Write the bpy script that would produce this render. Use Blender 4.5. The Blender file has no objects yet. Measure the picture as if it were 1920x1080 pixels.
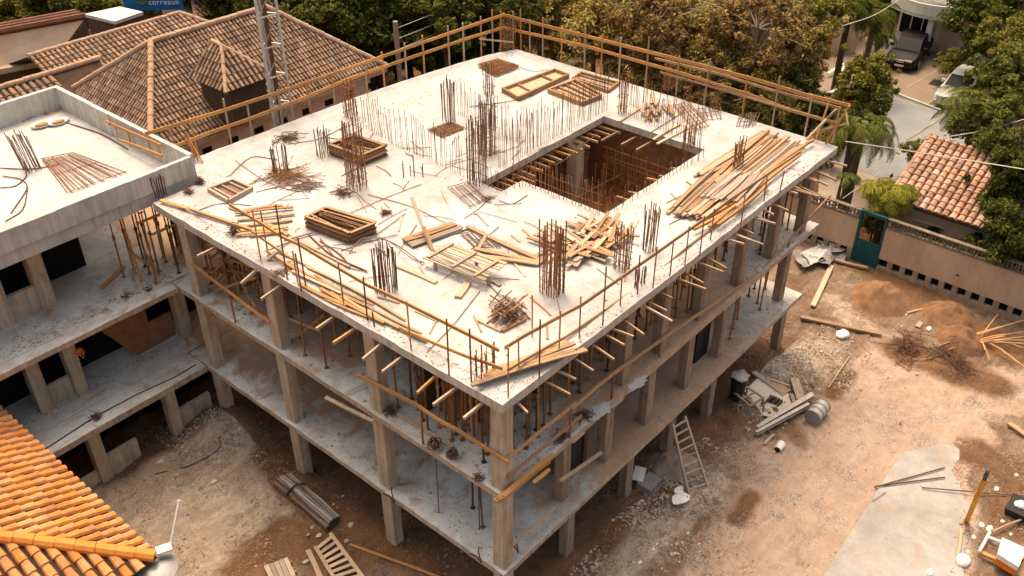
import bpy, bmesh, math, random
import numpy as np
from mathutils import Vector, Matrix, Quaternion
R = random.Random(11)
sc = bpy.context.scene
COL = sc.collection
V = Vector
rad = math.radians
# ------------------------------------------------------------------ camera
F_PX, PITCH, YAW, ROLL = 1764.675, 0.601981, 0.713138, -0.003776
CP = V((-13.0485, -11.6130, 24.5275))
D = V((math.cos(PITCH)*math.cos(YAW), math.cos(PITCH)*math.sin(YAW), -math.sin(PITCH)))
r0 = D.cross(V((0, 0, 1))).normalized(); u0 = r0.cross(D)
RX = r0*math.cos(ROLL) + u0*math.sin(ROLL); UX = -r0*math.sin(ROLL) + u0*math.cos(ROLL)
cd = bpy.data.cameras.new('camera'); cam = bpy.data.objects.new('camera', cd); COL.objects.link(cam)
cam.matrix_world = Matrix(((RX.x, UX.x, -D.x, CP.x), (RX.y, UX.y, -D.y, CP.y), (RX.z, UX.z, -D.z, CP.z), (0, 0, 0, 1)))
cd.sensor_width = 36; cd.lens = F_PX/1920*36; cd.clip_end = 900; cd.clip_start = .1
sc.camera = cam
# survey of the site: a photo point on a level plane, or on an upright plane, turned into site coordinates (metres)
def ray(px, py): return D*F_PX + RX*(px-960) - UX*(py-540)
def at(px, py, z):
    v = ray(px, py); return CP + v*((z-CP.z)/v.z)
def aty(px, py, y):
    v = ray(px, py); return CP + v*((y-CP.y)/v.y)
def atx(px, py, x):
    v = ray(px, py); return CP + v*((x-CP.x)/v.x)
def topz(P, py):
    lo, hi = P.z, P.z+25
    for _ in range(40):
        m = (lo+hi)/2; v = V((P.x, P.y, m))-CP
        y = 540 - F_PX*v.dot(UX)/v.dot(D)
        if y > py: lo = m
        else: hi = m
    return lo
# ------------------------------------------------------------------ materials
MATS = {}
def nt(name):
    m = bpy.data.materials.new(name); m.use_nodes = True
    t = m.node_tree; t.nodes.clear()
    o = t.nodes.new('ShaderNodeOutputMaterial'); b = t.nodes.new('ShaderNodeBsdfPrincipled')
    t.links.new(b.outputs[0], o.inputs[0]); MATS[name] = m
    return m, t, b, o
def N(t, k, **kw):
    n = t.nodes.new(k)
    for a, v in kw.items():
        if a[0] == '_': setattr(n, a[1:], v)
        else: n.inputs[a.replace('__', ' ')].default_value = v
    return n
def noise(t, vec, scale, detail=5, rough=.6, dist=0):
    n = N(t, 'ShaderNodeTexNoise', Scale=scale, Detail=detail, Roughness=rough, Distortion=dist)
    t.links.new(vec, n.inputs['Vector']); return n.outputs['Fac']
def ramp(t, fac, stops, interp='LINEAR'):
    n = t.nodes.new('ShaderNodeValToRGB'); e = n.color_ramp.elements; n.color_ramp.interpolation = interp
    while len(e) < len(stops): e.new(.5)
    for i, (p, c) in enumerate(stops):
        e[i].position = p; e[i].color = (c, c, c, 1) if not hasattr(c, '__len__') else (*c, 1)
    t.links.new(fac, n.inputs[0]); return n.outputs[0]
def mix(t, fac, a, b, mode='MIX'):
    n = t.nodes.new('ShaderNodeMix'); n.data_type = 'RGBA'; n.blend_type = mode
    for s, i in ((fac, 0), (a, 6), (b, 7)):
        if hasattr(s, 'is_linked'): t.links.new(s, n.inputs[i])
        elif i == 0: n.inputs[0].default_value = s
        else: n.inputs[i].default_value = (*s, 1)
    return n.outputs[2]
def math_(t, op, a, b=0.):
    n = t.nodes.new('ShaderNodeMath'); n.operation = op
    for s, i in ((a, 0), (b, 1)):
        if hasattr(s, 'is_linked'): t.links.new(s, n.inputs[i])
        else: n.inputs[i].default_value = s
    return n.outputs[0]
def bump(t, b, h, strength=.4, dist=.02):
    n = N(t, 'ShaderNodeBump', Strength=strength, Distance=dist)
    t.links.new(h, n.inputs['Height']); t.links.new(n.outputs[0], b.inputs['Normal'])
def coords(t, scale=(1, 1, 1)):
    g = t.nodes.new('ShaderNodeTexCoord'); m = t.nodes.new('ShaderNodeMapping')
    m.inputs['Scale'].default_value = scale
    t.links.new(g.outputs['Object'], m.inputs[0]); return m.outputs[0]
def worldpos(t):
    return t.nodes.new('ShaderNodeNewGeometry').outputs['Position']
def simple(name, c1, c2, scale=4, rough=.85, bmp=.3, stretch=(1, 1, 1), objvar=.25, metal=0, fine=25, world=False, isl=0.):
    m, t, b, o = nt(name)
    v = worldpos(t) if world else coords(t, stretch)
    f = noise(t, v, scale); f2 = noise(t, v, fine, 4)
    s = math_(t, 'ADD', math_(t, 'MULTIPLY', f, .65), math_(t, 'MULTIPLY', f2, .35))
    c = mix(t, ramp(t, s, [(.34, 0.), (.66, 1.)]), c1, c2)
    if objvar:
        oi = t.nodes.new('ShaderNodeObjectInfo')
        k = math_(t, 'ADD', math_(t, 'MULTIPLY', oi.outputs['Random'], objvar*2), 1-objvar)
        h = N(t, 'ShaderNodeHueSaturation'); t.links.new(k, h.inputs['Value']); t.links.new(c, h.inputs['Color']); c = h.outputs[0]
    if isl:   # every loose tile has its own tone
        g = t.nodes.new('ShaderNodeNewGeometry'); h = N(t, 'ShaderNodeHueSaturation'); rp = g.outputs['Random Per Island']
        t.links.new(math_(t, 'ADD', math_(t, 'MULTIPLY', rp, isl*2), 1-isl), h.inputs['Value'])
        t.links.new(math_(t, 'ADD', math_(t, 'MULTIPLY', math_(t, 'FRACT', math_(t, 'MULTIPLY', rp, 17.3)), isl), 1-isl*.6), h.inputs['Saturation'])
        t.links.new(c, h.inputs['Color']); c = h.outputs[0]
        li = noise(t, v, 1.1, 6, .7, 1.); c = mix(t, math_(t, 'MULTIPLY', ramp(t, li, [(.52, 0.), (.72, 1.)]), .6), c, (.10, .07, .045))
    t.links.new(c, b.inputs['Base Color']); b.inputs['Roughness'].default_value = rough
    b.inputs['Metallic'].default_value = metal; b.inputs['Specular IOR Level'].default_value = .25
    if bmp: bump(t, b, s, bmp, .02)
    return m
# timber (X runs along each board)
G = (1, 14, 14)
simple('wood_new', (.27, .16, .085), (.44, .295, .175), 1.6, .8, .2, G, .25)
simple('wood_pale', (.32, .23, .155), (.50, .39, .28), 1.6, .85, .2, G, .25)
simple('wood_old', (.17, .09, .045), (.42, .26, .14), 1.6, .9, .3, G, .35)
simple('wood_grey', (.22, .17, .13), (.42, .34, .27), 1.6, .9, .3, G, .3)
simple('rust_orange', (.24, .095, .030), (.46, .20, .065), 5, .85, .1, (1, 1, 1), .3)
simple('wood_orange', (.38, .18, .055), (.55, .295, .11), 1.6, .8, .2, G, .18)
simple('rust', (.17, .075, .034), (.36, .175, .08), 6, .85, .2, (1, 1, 1), .35)
simple('rust_dark', (.07, .036, .022), (.18, .09, .05), 6, .8, .2, (1, 1, 1), .3)
simple('rebar', (.13, .08, .058), (.28, .175, .115), 5, .75, .1, (1, 1, 1), .3)
simple('steel_grey', (.20, .20, .20), (.36, .36, .36), 5, .5, .1, (1, 8, 8), .15, .4)
simple('galvanised', (.38, .36, .33), (.55, .52, .48), 4, .55, .1, (1, 1, 1), .1, .3)
simple('black_plastic', (.010, .010, .011), (.025, .024, .024), 5, .5, 0, (1, 1, 1), .1)
simple('white_paint', (.62, .60, .56), (.80, .78, .73), 3, .7, .1, (1, 1, 1), .1)
simple('rock', (.30, .25, .20), (.62, .55, .47), 5, .95, .5, (1, 1, 1), .3)
simple('rock_white', (.60, .57, .52), (.82, .79, .74), 5, .95, .4, (1, 1, 1), .1)
simple('brick', (.19, .085, .038), (.33, .16, .08), 3, .95, .4, (1, 1, 1), .1)
simple('floor_crumb', (.22, .17, .125), (.48, .42, .35), 3, 1, .3, (1, 1, 1), 0, 0, 20)
simple('teal', (.006, .055, .064), (.012, .09, .10), 3, .6, 0, (1, 1, 1), 0)
simple('blue_sign', (.005, .10, .30), (.01, .16, .42), 1.5, .6, 0, (1, 1, 1), 0)
simple('yellow_post', (.55, .24, .01), (.72, .36, .03), 3, .6, .1, (1, 4, 4), 0)
simple('orange_plastic', (.65, .13, .01), (.80, .22, .02), 3, .5, 0, (1, 1, 1), 0)
simple('bark', (.05, .032, .02), (.15, .10, .065), 5, .95, .5, (6, 6, 1), .3)
simple('bark_pale', (.22, .17, .12), (.40, .33, .25), 5, .95, .3, (1, 1, 1), .2)
simple('plaster_white', (.50, .47, .41), (.68, .65, .58), 1.2, .9, .1, (1, 1, 1), 0)
simple('plaster_shade', (.42, .31, .22), (.56, .44, .32), 1.2, .9, .1, (1, 1, 1), 0)
simple('paint_orange', (.40, .11, .02), (.52, .17, .03), 2, .8, .1, (1, 1, 1), 0)
simple('car_paint', (.006, .004, .004), (.011, .008, .008), 3, .5, 0, (1, 1, 1), 0)
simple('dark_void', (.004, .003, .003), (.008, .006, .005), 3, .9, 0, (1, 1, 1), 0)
simple('tile_old', (.165, .10, .062), (.38, .25, .165), .9, .95, .4, (1, 1, 1), 0, 0, 9, isl=.34)
simple('tile_bed', (.03, .017, .011), (.075, .044, .029), 2, .95, .2, (1, 1, 1), 0)
simple('tile_ridge', (.32, .20, .13), (.52, .36, .25), 2.5, .95, .4, (1, 1, 1), 0)
simple('tile_pink', (.32, .175, .11), (.52, .33, .23), 1.6, .9, .4, (1, 1, 1), 0, 0, 5, isl=.3)
simple('tile_orange', (.47, .165, .045), (.66, .31, .105), 1.4, .85, .4, (1, 1, 1), 0, 0, 7, isl=.13)
simple('tile_orange_ridge', (.55, .19, .03), (.68, .27, .05), 1.4, .65, .3, (1, 1, 1), 0, 0, 12)
simple('sand', (.13, .066, .032), (.26, .148, .08), 2.5, 1, .7, (1, 1, 1), .1, 0, 30)
simple('sand_grey', (.16, .12, .09), (.30, .235, .18), 2.5, 1, .7, (1, 1, 1), .1, 0, 30)
simple('gravel_mat', (.15, .10, .065), (.42, .32, .235), 3, 1, .4, (1, 1, 1), 0, 0, 20)
simple('tan_roof', (.58, .40, .265), (.78, .58, .41), .8, .95, .3, (1, 1, 1), 0, 0, 18)
simple('red_metal', (.08, .028, .015), (.17, .07, .04), 2, .8, .2, (1, 1, 1), .2)
simple('road_mat', (.19, .20, .205), (.26, .27, .27), .6, .9, .2, (1, 1, 1), 0, 0, 22)
simple('driveway_mat', (.18, .135, .098), (.26, .20, .148), .5, .95, .2, (1, 1, 1), 0, 0, 22)
simple('pale_gravel', (.30, .24, .18), (.42, .35, .28), 1, .95, .4, (1, 1, 1), 0, 0, 24)
simple('cardboard', (.60, .52, .42), (.76, .69, .58), 2, .9, .2, (1, 1, 1), .15)
simple('twig', (.28, .17, .09), (.42, .28, .16), 3, .9, 0, (1, 1, 1), .3)
simple('bamboo', (.50, .27, .12), (.66, .40, .20), 2, .7, 0, (1, 1, 1), .25)
m, t, b, o = nt('glass_dark')
b.inputs['Base Color'].default_value = (.008, .009, .011, 1); b.inputs['Roughness'].default_value = .35; b.inputs['Specular IOR Level'].default_value = .08
m, t, b, o = nt('lamp_glass')
b.inputs['Base Color'].default_value = (.55, .5, .5, 1); b.inputs['Roughness'].default_value = .15
m, t, b, o = nt('plastic_sheet')
b.inputs['Base Color'].default_value = (.36, .37, .38, 1); b.inputs['Roughness'].default_value = .35
# concrete
def concrete(name, top_a, top_b, side_a, side_b, stain, stain_amt, dust_and_shade=False):
    m, t, b, o = nt(name); p = worldpos(t)
    g = t.nodes.new('ShaderNodeNewGeometry'); sx = t.nodes.new('ShaderNodeSeparateXYZ'); t.links.new(g.outputs['True Normal'], sx.inputs[0])
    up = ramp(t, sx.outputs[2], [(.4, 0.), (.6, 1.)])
    big = noise(t, p, .38, 6, .62, .5); mid = noise(t, p, 1.7, 6, .65, .8); fine = noise(t, p, 16, 4, .7)
    s = math_(t, 'ADD', math_(t, 'MULTIPLY', big, .5), math_(t, 'ADD', math_(t, 'MULTIPLY', mid, .33), math_(t, 'MULTIPLY', fine, .17)))
    ct = mix(t, ramp(t, s, [(.40, 0.), (.58, 1.)]), top_a, top_b)
    st = noise(t, p, .8, 8, .7, 1.5)
    ct = mix(t, math_(t, 'MULTIPLY', ramp(t, st, [(.53, 0.), (.70, 1.)]), stain_amt), ct, stain)
    if name in ('slab_white', 'pad_conc'):   # pour joints and trowel sweeps
        jx = t.nodes.new('ShaderNodeSeparateXYZ'); t.links.new(p, jx.inputs[0])
        for ch, per, off in ((0, 6.35, .6), (1, 5.2, .35)):
            q = math_(t, 'ABSOLUTE', math_(t, 'SUBTRACT', math_(t, 'FRACT', math_(t, 'ADD', math_(t, 'ADD', math_(t, 'DIVIDE', jx.outputs[ch], per), off), math_(t, 'MULTIPLY', mid, .006))), .5))
            ct = mix(t, math_(t, 'MULTIPLY', ramp(t, q, [(0., .55), (.004, .0)]), mid), ct, (.18, .15, .12))
        mq = N(t, 'ShaderNodeMapping'); mq.inputs['Scale'].default_value = (.5, 3.2, 1); mq.inputs['Rotation'].default_value = (0, 0, .5); t.links.new(p, mq.inputs[0])
        ct = mix(t, math_(t, 'MULTIPLY', ramp(t, noise(t, mq.outputs[0], 1.1, 6, .65, 1.2), [(.46, 0.), (.68, 1.)]), .38), ct, (.31, .285, .25))
    sp = noise(t, p, 60, 2, .5)
    ct = mix(t, math_(t, 'MULTIPLY', ramp(t, sp, [(.70, 0.), (.76, 1.)]), .3), ct, (.2, .15, .11))
    if dust_and_shade:   # brown dust in the right-hand bays, painted interior darkening in the left
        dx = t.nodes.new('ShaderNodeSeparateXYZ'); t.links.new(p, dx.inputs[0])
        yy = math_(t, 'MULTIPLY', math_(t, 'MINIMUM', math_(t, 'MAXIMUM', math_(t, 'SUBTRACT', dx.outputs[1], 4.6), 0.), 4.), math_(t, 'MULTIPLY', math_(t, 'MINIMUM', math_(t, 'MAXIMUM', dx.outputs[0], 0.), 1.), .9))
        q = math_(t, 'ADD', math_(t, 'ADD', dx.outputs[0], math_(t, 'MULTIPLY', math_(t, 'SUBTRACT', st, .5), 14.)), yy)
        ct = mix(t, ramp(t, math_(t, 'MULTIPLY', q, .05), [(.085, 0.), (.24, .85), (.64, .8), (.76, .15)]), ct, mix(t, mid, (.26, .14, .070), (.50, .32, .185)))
    # form-board marks and drips on upright faces
    mp = N(t, 'ShaderNodeMapping'); mp.inputs['Scale'].default_value = (5, 5, .35); t.links.new(p, mp.inputs[0])
    dr = noise(t, mp.outputs[0], 1.3, 5, .65)
    s2 = math_(t, 'ADD', math_(t, 'MULTIPLY', dr, .6), math_(t, 'MULTIPLY', mid, .4))
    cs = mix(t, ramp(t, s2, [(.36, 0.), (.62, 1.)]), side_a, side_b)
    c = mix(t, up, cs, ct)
    c = mix(t, ramp(t, sx.outputs[2], [(0., 1.), (.004, 0.)]) if False else math_(t, 'LESS_THAN', sx.outputs[2], -.5), c, mix(t, mid, (.16, .11, .072), (.32, .235, .165)))   # soffits painted darker brown to darken the interiors
    t.links.new(c, b.inputs['Base Color']); b.inputs['Roughness'].default_value = .92; b.inputs['Specular IOR Level'].default_value = .2
    bump(t, b, math_(t, 'ADD', s, math_(t, 'MULTIPLY', fine, .5)), .35, .03)
    return m
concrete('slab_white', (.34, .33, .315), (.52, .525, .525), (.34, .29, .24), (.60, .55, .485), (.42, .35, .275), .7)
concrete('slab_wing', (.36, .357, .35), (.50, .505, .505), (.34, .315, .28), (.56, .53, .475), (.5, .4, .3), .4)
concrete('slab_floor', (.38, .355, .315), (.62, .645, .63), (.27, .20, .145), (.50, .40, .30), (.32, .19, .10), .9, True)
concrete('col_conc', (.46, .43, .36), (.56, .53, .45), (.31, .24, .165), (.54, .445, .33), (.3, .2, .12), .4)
concrete('col_shaded', (.30, .25, .2), (.4, .34, .28), (.17, .12, .085), (.36, .275, .20), (.3, .2, .12), .4)  # darker copy of the column concrete, interior shade painted in
simple('plaster_light', (.56, .44, .325), (.70, .57, .44), 1.2, .9, .1, (1, 1, 1), 0)
concrete('pad_conc', (.255, .237, .214), (.375, .362, .342), (.35, .3, .25), (.45, .4, .33), (.36, .255, .17), .95)
# foliage
def leafmat(name, c1, c2, c3, trans=.35):
    m, t, b, o = nt(name); t.nodes.remove(b)
    g = t.nodes.new('ShaderNodeNewGeometry')
    c = ramp(t, g.outputs['Random Per Island'], [(0, c1), (.55, c2), (1, c3)])
    d = t.nodes.new('ShaderNodeBsdfDiffuse'); tr = t.nodes.new('ShaderNodeBsdfTranslucent'); ms = t.nodes.new('ShaderNodeMixShader')
    ms.inputs[0].default_value = trans
    t.links.new(c, d.inputs[0]); t.links.new(c, tr.inputs[0]); t.links.new(d.outputs[0], ms.inputs[1]); t.links.new(tr.outputs[0], ms.inputs[2])
    t.links.new(ms.outputs[0], o.inputs[0]); return m
leafmat('leaf_dark', (.018, .030, .009), (.075, .10, .022), (.25, .25, .05), .5)
leafmat('leaf_green', (.035, .048, .012), (.12, .14, .032), (.30, .285, .075), .45)
leafmat('leaf_yellow', (.06, .07, .014), (.18, .175, .035), (.40, .335, .075))
leafmat('leaf_ochre', (.09, .070, .020), (.42, .325, .10), (.74, .60, .23), .5)
leafmat('leaf_brown', (.07, .045, .018), (.30, .20, .075), (.55, .39, .17), .5)
leafmat('leaf_gold', (.07, .09, .014), (.22, .23, .035), (.50, .43, .07), .45)
leafmat('leaf_palm', (.03, .045, .012), (.11, .13, .03), (.30, .29, .08), .45)
leafmat('leaf_red', (.30, .02, .01), (.45, .05, .02), (.50, .12, .04))
# soil: tint map R = pale compacted, G = dark damp, B = grey
m, t, b, o = nt('soil'); p = worldpos(t)
at_ = N(t, 'ShaderNodeVertexColor', _layer_name='tint'); sp_ = t.nodes.new('ShaderNodeSeparateColor'); t.links.new(at_.outputs[0], sp_.inputs[0])
big = noise(t, p, .5, 7, .65, .6); mid = noise(t, p, 2.2, 8, .7, .6); fine = noise(t, p, 12, 6, .75)
mpg = N(t, 'ShaderNodeMapping'); mpg.inputs['Scale'].default_value = (.22, 2.4, 1); mpg.inputs['Rotation'].default_value = (0, 0, .12); t.links.new(p, mpg.inputs[0])
stk = noise(t, mpg.outputs[0], 1.6, 7, .7, .8)   # drag marks and wheel streaks along the track
s = math_(t, 'ADD', math_(t, 'MULTIPLY', big, .27), math_(t, 'ADD', math_(t, 'MULTIPLY', mid, .27), math_(t, 'ADD', math_(t, 'MULTIPLY', fine, .24), math_(t, 'MULTIPLY', stk, .22))))
base = ramp(t, s, [(.30, (.085, .050, .030)), (.46, (.195, .125, .080)), (.56, (.32, .232, .165)), (.68, (.50, .40, .305))])
pale = ramp(t, s, [(.32, (.31, .20, .138)), (.5, (.48, .35, .26)), (.66, (.62, .495, .395))])
dark = ramp(t, s, [(.34, (.085, .044, .023)), (.55, (.23, .128, .068)), (.72, (.42, .28, .17))])
grey = ramp(t, s, [(.36, (.28, .205, .15)), (.5, (.44, .35, .27)), (.62, (.66, .57, .475))])
def edge(ch):
    q = math_(t, 'ADD', ch, math_(t, 'MULTIPLY', math_(t, 'SUBTRACT', mid, .5), .9))
    return ramp(t, q, [(.30, 0.), (.70, 1.)])
c = mix(t, edge(sp_.outputs[0]), base, pale)
c = mix(t, edge(sp_.outputs[2]), c, grey)
c = mix(t, edge(sp_.outputs[1]), c, dark)
def pebbles(scale, lo, hi, amt):   # gravel: one tone per stone, in patches
    global c
    vo = N(t, 'ShaderNodeTexVoronoi', Scale=scale); t.links.new(p, vo.inputs['Vector'])
    sc_ = t.nodes.new('ShaderNodeSeparateColor'); t.links.new(vo.outputs['Color'], sc_.inputs[0])
    h = N(t, 'ShaderNodeHueSaturation'); t.links.new(math_(t, 'ADD', math_(t, 'MULTIPLY', sc_.outputs[0], .9), .58), h.inputs['Value']); h.inputs['Saturation'].default_value = .8; t.links.new(c, h.inputs['Color'])
    gap = ramp(t, vo.outputs['Distance'], [(.25, 1.), (.62, .62)])
    hv = N(t, 'ShaderNodeHueSaturation'); t.links.new(gap, hv.inputs['Value']); t.links.new(h.outputs[0], hv.inputs['Color'])
    c = mix(t, math_(t, 'MULTIPLY', ramp(t, noise(t, p, .9, 6, .7, .5), [(lo, 0.), (hi, 1.)]), amt), c, hv.outputs[0])
pebbles(19, .48, .60, .7)
pebbles(10, .60, .70, .35)
t.links.new(c, b.inputs['Base Color']); b.inputs['Roughness'].default_value = 1; b.inputs['Specular IOR Level'].default_value = .1
vf = noise(t, p, 45, 3, .7)
c = mix(t, math_(t, 'MULTIPLY', ramp(t, vf, [(.56, 0.), (.66, 1.)]), .5), c, mix(t, .45, c, (.05, .03, .018)))
c = mix(t, math_(t, 'MULTIPLY', ramp(t, noise(t, p, 28, 3, .7), [(.60, 0.), (.68, 1.)]), .55), c, mix(t, .5, c, (.80, .70, .58)))
bump(t, b, math_(t, 'ADD', mid, math_(t, 'ADD', math_(t, 'MULTIPLY', fine, .9), math_(t, 'MULTIPLY', vf, .4))), 1.0, .08)
# ------------------------------------------------------------------ mesh helpers
class MB:
    def __init__(s): s.v = []; s.f = []
    def quadbox(s, c8):
        n = len(s.v); s.v += [V(c) for c in c8]
        s.f += [tuple(n+i for i in q) for q in ((0, 3, 2, 1), (4, 5, 6, 7), (0, 1, 5, 4), (1, 2, 6, 5), (2, 3, 7, 6), (3, 0, 4, 7))]
        return s
    def box(s, x0, y0, z0, x1, y1, z1):
        return s.quadbox([(x0, y0, z0), (x1, y0, z0), (x1, y1, z0), (x0, y1, z0), (x0, y0, z1), (x1, y0, z1), (x1, y1, z1), (x0, y1, z1)])
    def beam(s, a, b, w, h, up=(0, 0, 1)):
        a, b = V(a), V(b); d = (b-a).normalized(); side = d.cross(V(up))
        if side.length < .01: side = d.cross(V((1, 0, 0)))
        side.normalize(); n = side.cross(d)
        q = [(-1, -1), (1, -1), (1, 1), (-1, 1)]
        return s.quadbox([a+side*(w/2*i)+n*(h/2*j) for i, j in q] + [b+side*(w/2*i)+n*(h/2*j) for i, j in q])
    def tube(s, pts, r, k=5, cap=True):
        pts = [V(p) for p in pts]; n0 = len(s.v); L = len(pts)
        rs = r if hasattr(r, '__len__') else [r]*L
        for i, p in enumerate(pts):
            d = (pts[min(i+1, L-1)]-pts[max(i-1, 0)]).normalized()
            a = d.cross(V((0, 0, 1)))
            if a.length < .05: a = d.cross(V((1, 0, 0)))
            a.normalize(); b_ = d.cross(a)
            for j in range(k):
                th = 2*math.pi*j/k; s.v.append(p+(a*math.cos(th)+b_*math.sin(th))*rs[i])
        for i in range(L-1):
            for j in range(k):
                s.f.append((n0+i*k+j, n0+i*k+(j+1) % k, n0+(i+1)*k+(j+1) % k, n0+(i+1)*k+j))
        if cap:
            s.f.append(tuple(n0+j for j in range(k))); s.f.append(tuple(n0+(L-1)*k+j for j in reversed(range(k))))
        return s
    def prism(s, poly, z0, z1):
        n = len(s.v); k = len(poly)
        s.v += [V((x, y, z0)) for x, y in poly] + [V((x, y, z1)) for x, y in poly]
        s.f.append(tuple(n+i for i in reversed(range(k)))); s.f.append(tuple(n+k+i for i in range(k)))
        for i in range(k): s.f.append((n+i, n+(i+1) % k, n+k+(i+1) % k, n+k+i))
        return s
    def poly(s, pts):
        n = len(s.v); s.v += [V(p) for p in pts]; s.f.append(tuple(range(n, n+len(pts)))); return s
    def build(s, name, mat, parent=None, origin=None, smooth=False):
        if origin is None:
            if parent is not None: origin = wloc(parent)
            else:
                xs = [v.x for v in s.v]; ys = [v.y for v in s.v]
                origin = V(((min(xs)+max(xs))/2, (min(ys)+max(ys))/2, min(v.z for v in s.v)))
        me = bpy.data.meshes.new(name); me.from_pydata([tuple(v-origin) for v in s.v], [], s.f)
        bm = bmesh.new(); bm.from_mesh(me); bmesh.ops.recalc_face_normals(bm, faces=bm.faces); bm.to_mesh(me); bm.free()
        me.materials.append(MATS[mat]); me.update()
        if smooth: me.polygons.foreach_set('use_smooth', [True]*len(me.polygons))
        ob = bpy.data.objects.new(name, me); COL.objects.link(ob)
        WL[ob.name] = V(origin)
        if parent is not None: ob.parent = parent; ob.location = origin - wloc(parent)
        else: ob.location = origin
        return ob
WL = {}
def wloc(o): return WL[o.name]
def tag(o, label=None, cat=None, group=None, kind=None):
    if label: o['label'] = label
    if cat: o['category'] = cat
    if group: o['group'] = group
    if kind: o['kind'] = kind
    return o
def thing(name, loc, label, cat, group=None):
    o = bpy.data.objects.new(name, None); COL.objects.link(o); o.location = loc; o.empty_display_size = .2
    WL[o.name] = V(loc); return tag(o, label, cat, group)
def struct(o): o['kind'] = 'structure'; return o
def jit(a): return R.uniform(-a, a)
def stick(name, a, b, w, h, mat, parent=None, up=(0, 0, 1), bend=0., round_=False):
    """one straight-grained board or bar: local X runs along it"""
    a, b = V(a), V(b); L = (b-a).length; d = (b-a)/L
    side = V(up).cross(d)
    if side.length < .01: side = V((0, 1, 0)).cross(d)
    side.normalize(); n = d.cross(side)
    mb = MB(); S = 4 if bend else 1
    by, bz = jit(bend), jit(bend*.6)
    if round_:
        mb.tube([(L*i/S, by*math.sin(math.pi*i/S), bz*math.sin(math.pi*i/S)) for i in range(S+1)], w/2, 6)
    else:
        for i in range(S+1):
            u = i/S; o1, o2 = by*math.sin(math.pi*u), bz*math.sin(math.pi*u)
            mb.v += [V((L*u, o1+w/2*p, o2+h/2*q)) for p, q in ((-1, -1), (1, -1), (1, 1), (-1, 1))]
        for i in range(S):
            for j in range(4): mb.f.append((i*4+j, i*4+(j+1) % 4, i*4+4+(j+1) % 4, i*4+4+j))
        mb.f += [(3, 2, 1, 0), tuple(S*4+j for j in range(4))]
    ob = mb.build(name, mat, None, V((0, 0, 0)))
    M = Matrix(((d.x, side.x, n.x, a.x), (d.y, side.y, n.y, a.y), (d.z, side.z, n.z, a.z), (0, 0, 0, 1)))
    if parent is not None:
        ob.parent = parent; M = Matrix.Translation(-wloc(parent)) @ M
    ob.matrix_local = M; WL[ob.name] = a
    return ob
def icos(c, r, sub=1, squash=(1, 1, 1), j=.2):
    bm = bmesh.new(); bmesh.ops.create_icosphere(bm, subdivisions=sub, radius=1)
    mb = MB(); q = Quaternion((R.random(), R.random(), R.random(), R.random())).normalized()
    for v in bm.verts:
        p = q @ (v.co*(1+jit(j))); mb.v.append(V(c)+V((p.x*squash[0], p.y*squash[1], p.z*squash[2]))*r)
    mb.f = [tuple(v.index for v in f.verts) for f in bm.faces]; bm.free(); return mb
# ================================================================== GROUND
from mathutils import noise as mn
SW, SL, ZT, Z2, Z1 = 18.95, 15.66, 9.0, 5.8, 2.6
def px2(l, z=0): return [at(x, y, z).xy for x, y in l]
caps = {0: [], 1: [], 2: []}
def cap(ch, pts, r, k=1.):
    P = px2(pts)
    for a, b_ in zip(P, P[1:] or P): caps[ch].append((a, b_, r, k))
cap(0, [(1390, 1075), (1450, 990), (1500, 920), (1560, 850), (1620, 770), (1680, 700)], 1.9, 1.2)
cap(0, [(1620, 780), (1720, 770), (1900, 730)], 1.6, 1.0)
cap(0, [(1400, 860), (1480, 850), (1560, 860)], 1.0, .8)
cap(0, [(1590, 960), (1520, 1075)], 1.2, .9)
cap(0, [(1420, 690), (1560, 640)], .9, .55)
cap(0, [(1560, 560), (1600, 600), (1700, 650)], .8, .6)
cap(0, [(1310, 1075), (1360, 1060)], .7, .9)
cap(0, [(1530, 1075), (1685, 850), (1760, 825), (1830, 815)], .9, 1.1)
cap(0, [(1810, 850), (1790, 890), (1815, 950), (1800, 1070)], .45, .95)
cap(1, [(1010, 1075), (1130, 990), (1220, 900), (1340, 770)], 1.1, 1.0)
cap(1, [(1340, 720), (1400, 640)], .7, .9)
cap(1, [(1380, 975), (1410, 930)], .45, .8)
cap(1, [(1500, 830), (1480, 800), (1360, 790)], .6, .6)
cap(1, [(1580, 470), (1720, 545), (1800, 610), (1900, 660)], 1.1, 1.0)
cap(1, [(1690, 660), (1790, 700), (1860, 720)], 1.0, 1.0)
cap(1, [(1830, 850), (1900, 880), (1900, 980)], 1.0, .95)
cap(1, [(1560, 740), (1590, 700)], .5, .8)
cap(2, [(200, 1000), (330, 930), (440, 850), (470, 870)], 2.6, 1.4)
cap(2, [(430, 830), (540, 905)], 1.0, 1.2)
cap(2, [(330, 1070), (400, 960), (490, 940)], 1.4, 1.3)
cap(2, [(1420, 700), (1540, 660)], 1.3, .8)
cap(2, [(1340, 900), (1240, 1000), (1160, 1070)], .9, .7)
cap(1, [(520, 850), (640, 960), (720, 1010), (920, 1075)], 1.0, 1.15)
cap(1, [(470, 1070), (530, 1000), (640, 1060)], .9, 1.0)
cap(1, [(190, 880), (330, 815), (440, 760)], 1.0, 1.1)
mounds = []
def mound(px, py, r, h): mounds.append((at(px, py, 0).xy, r, h))
mound(420, 800, 2.4, .75); mound(1290, 935, 1.3, .3); mound(1420, 860, 1.6, .3); mound(1440, 690, 1.5, .3); mound(1180, 1000, 1.6, .35)
mound(560, 905, 1.0, .35); mound(1870, 960, 1.5, .25); mound(1760, 690, 1.2, .3); mound(300, 870, 1.5, .3)
padpx = [(1540, 1085), (1690, 850), (1745, 838), (1806, 826), (1796, 862), (1784, 884), (1800, 908), (1806, 930), (1822, 958), (1800, 985), (1815, 1015), (1802, 1050), (1808, 1085)]
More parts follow.
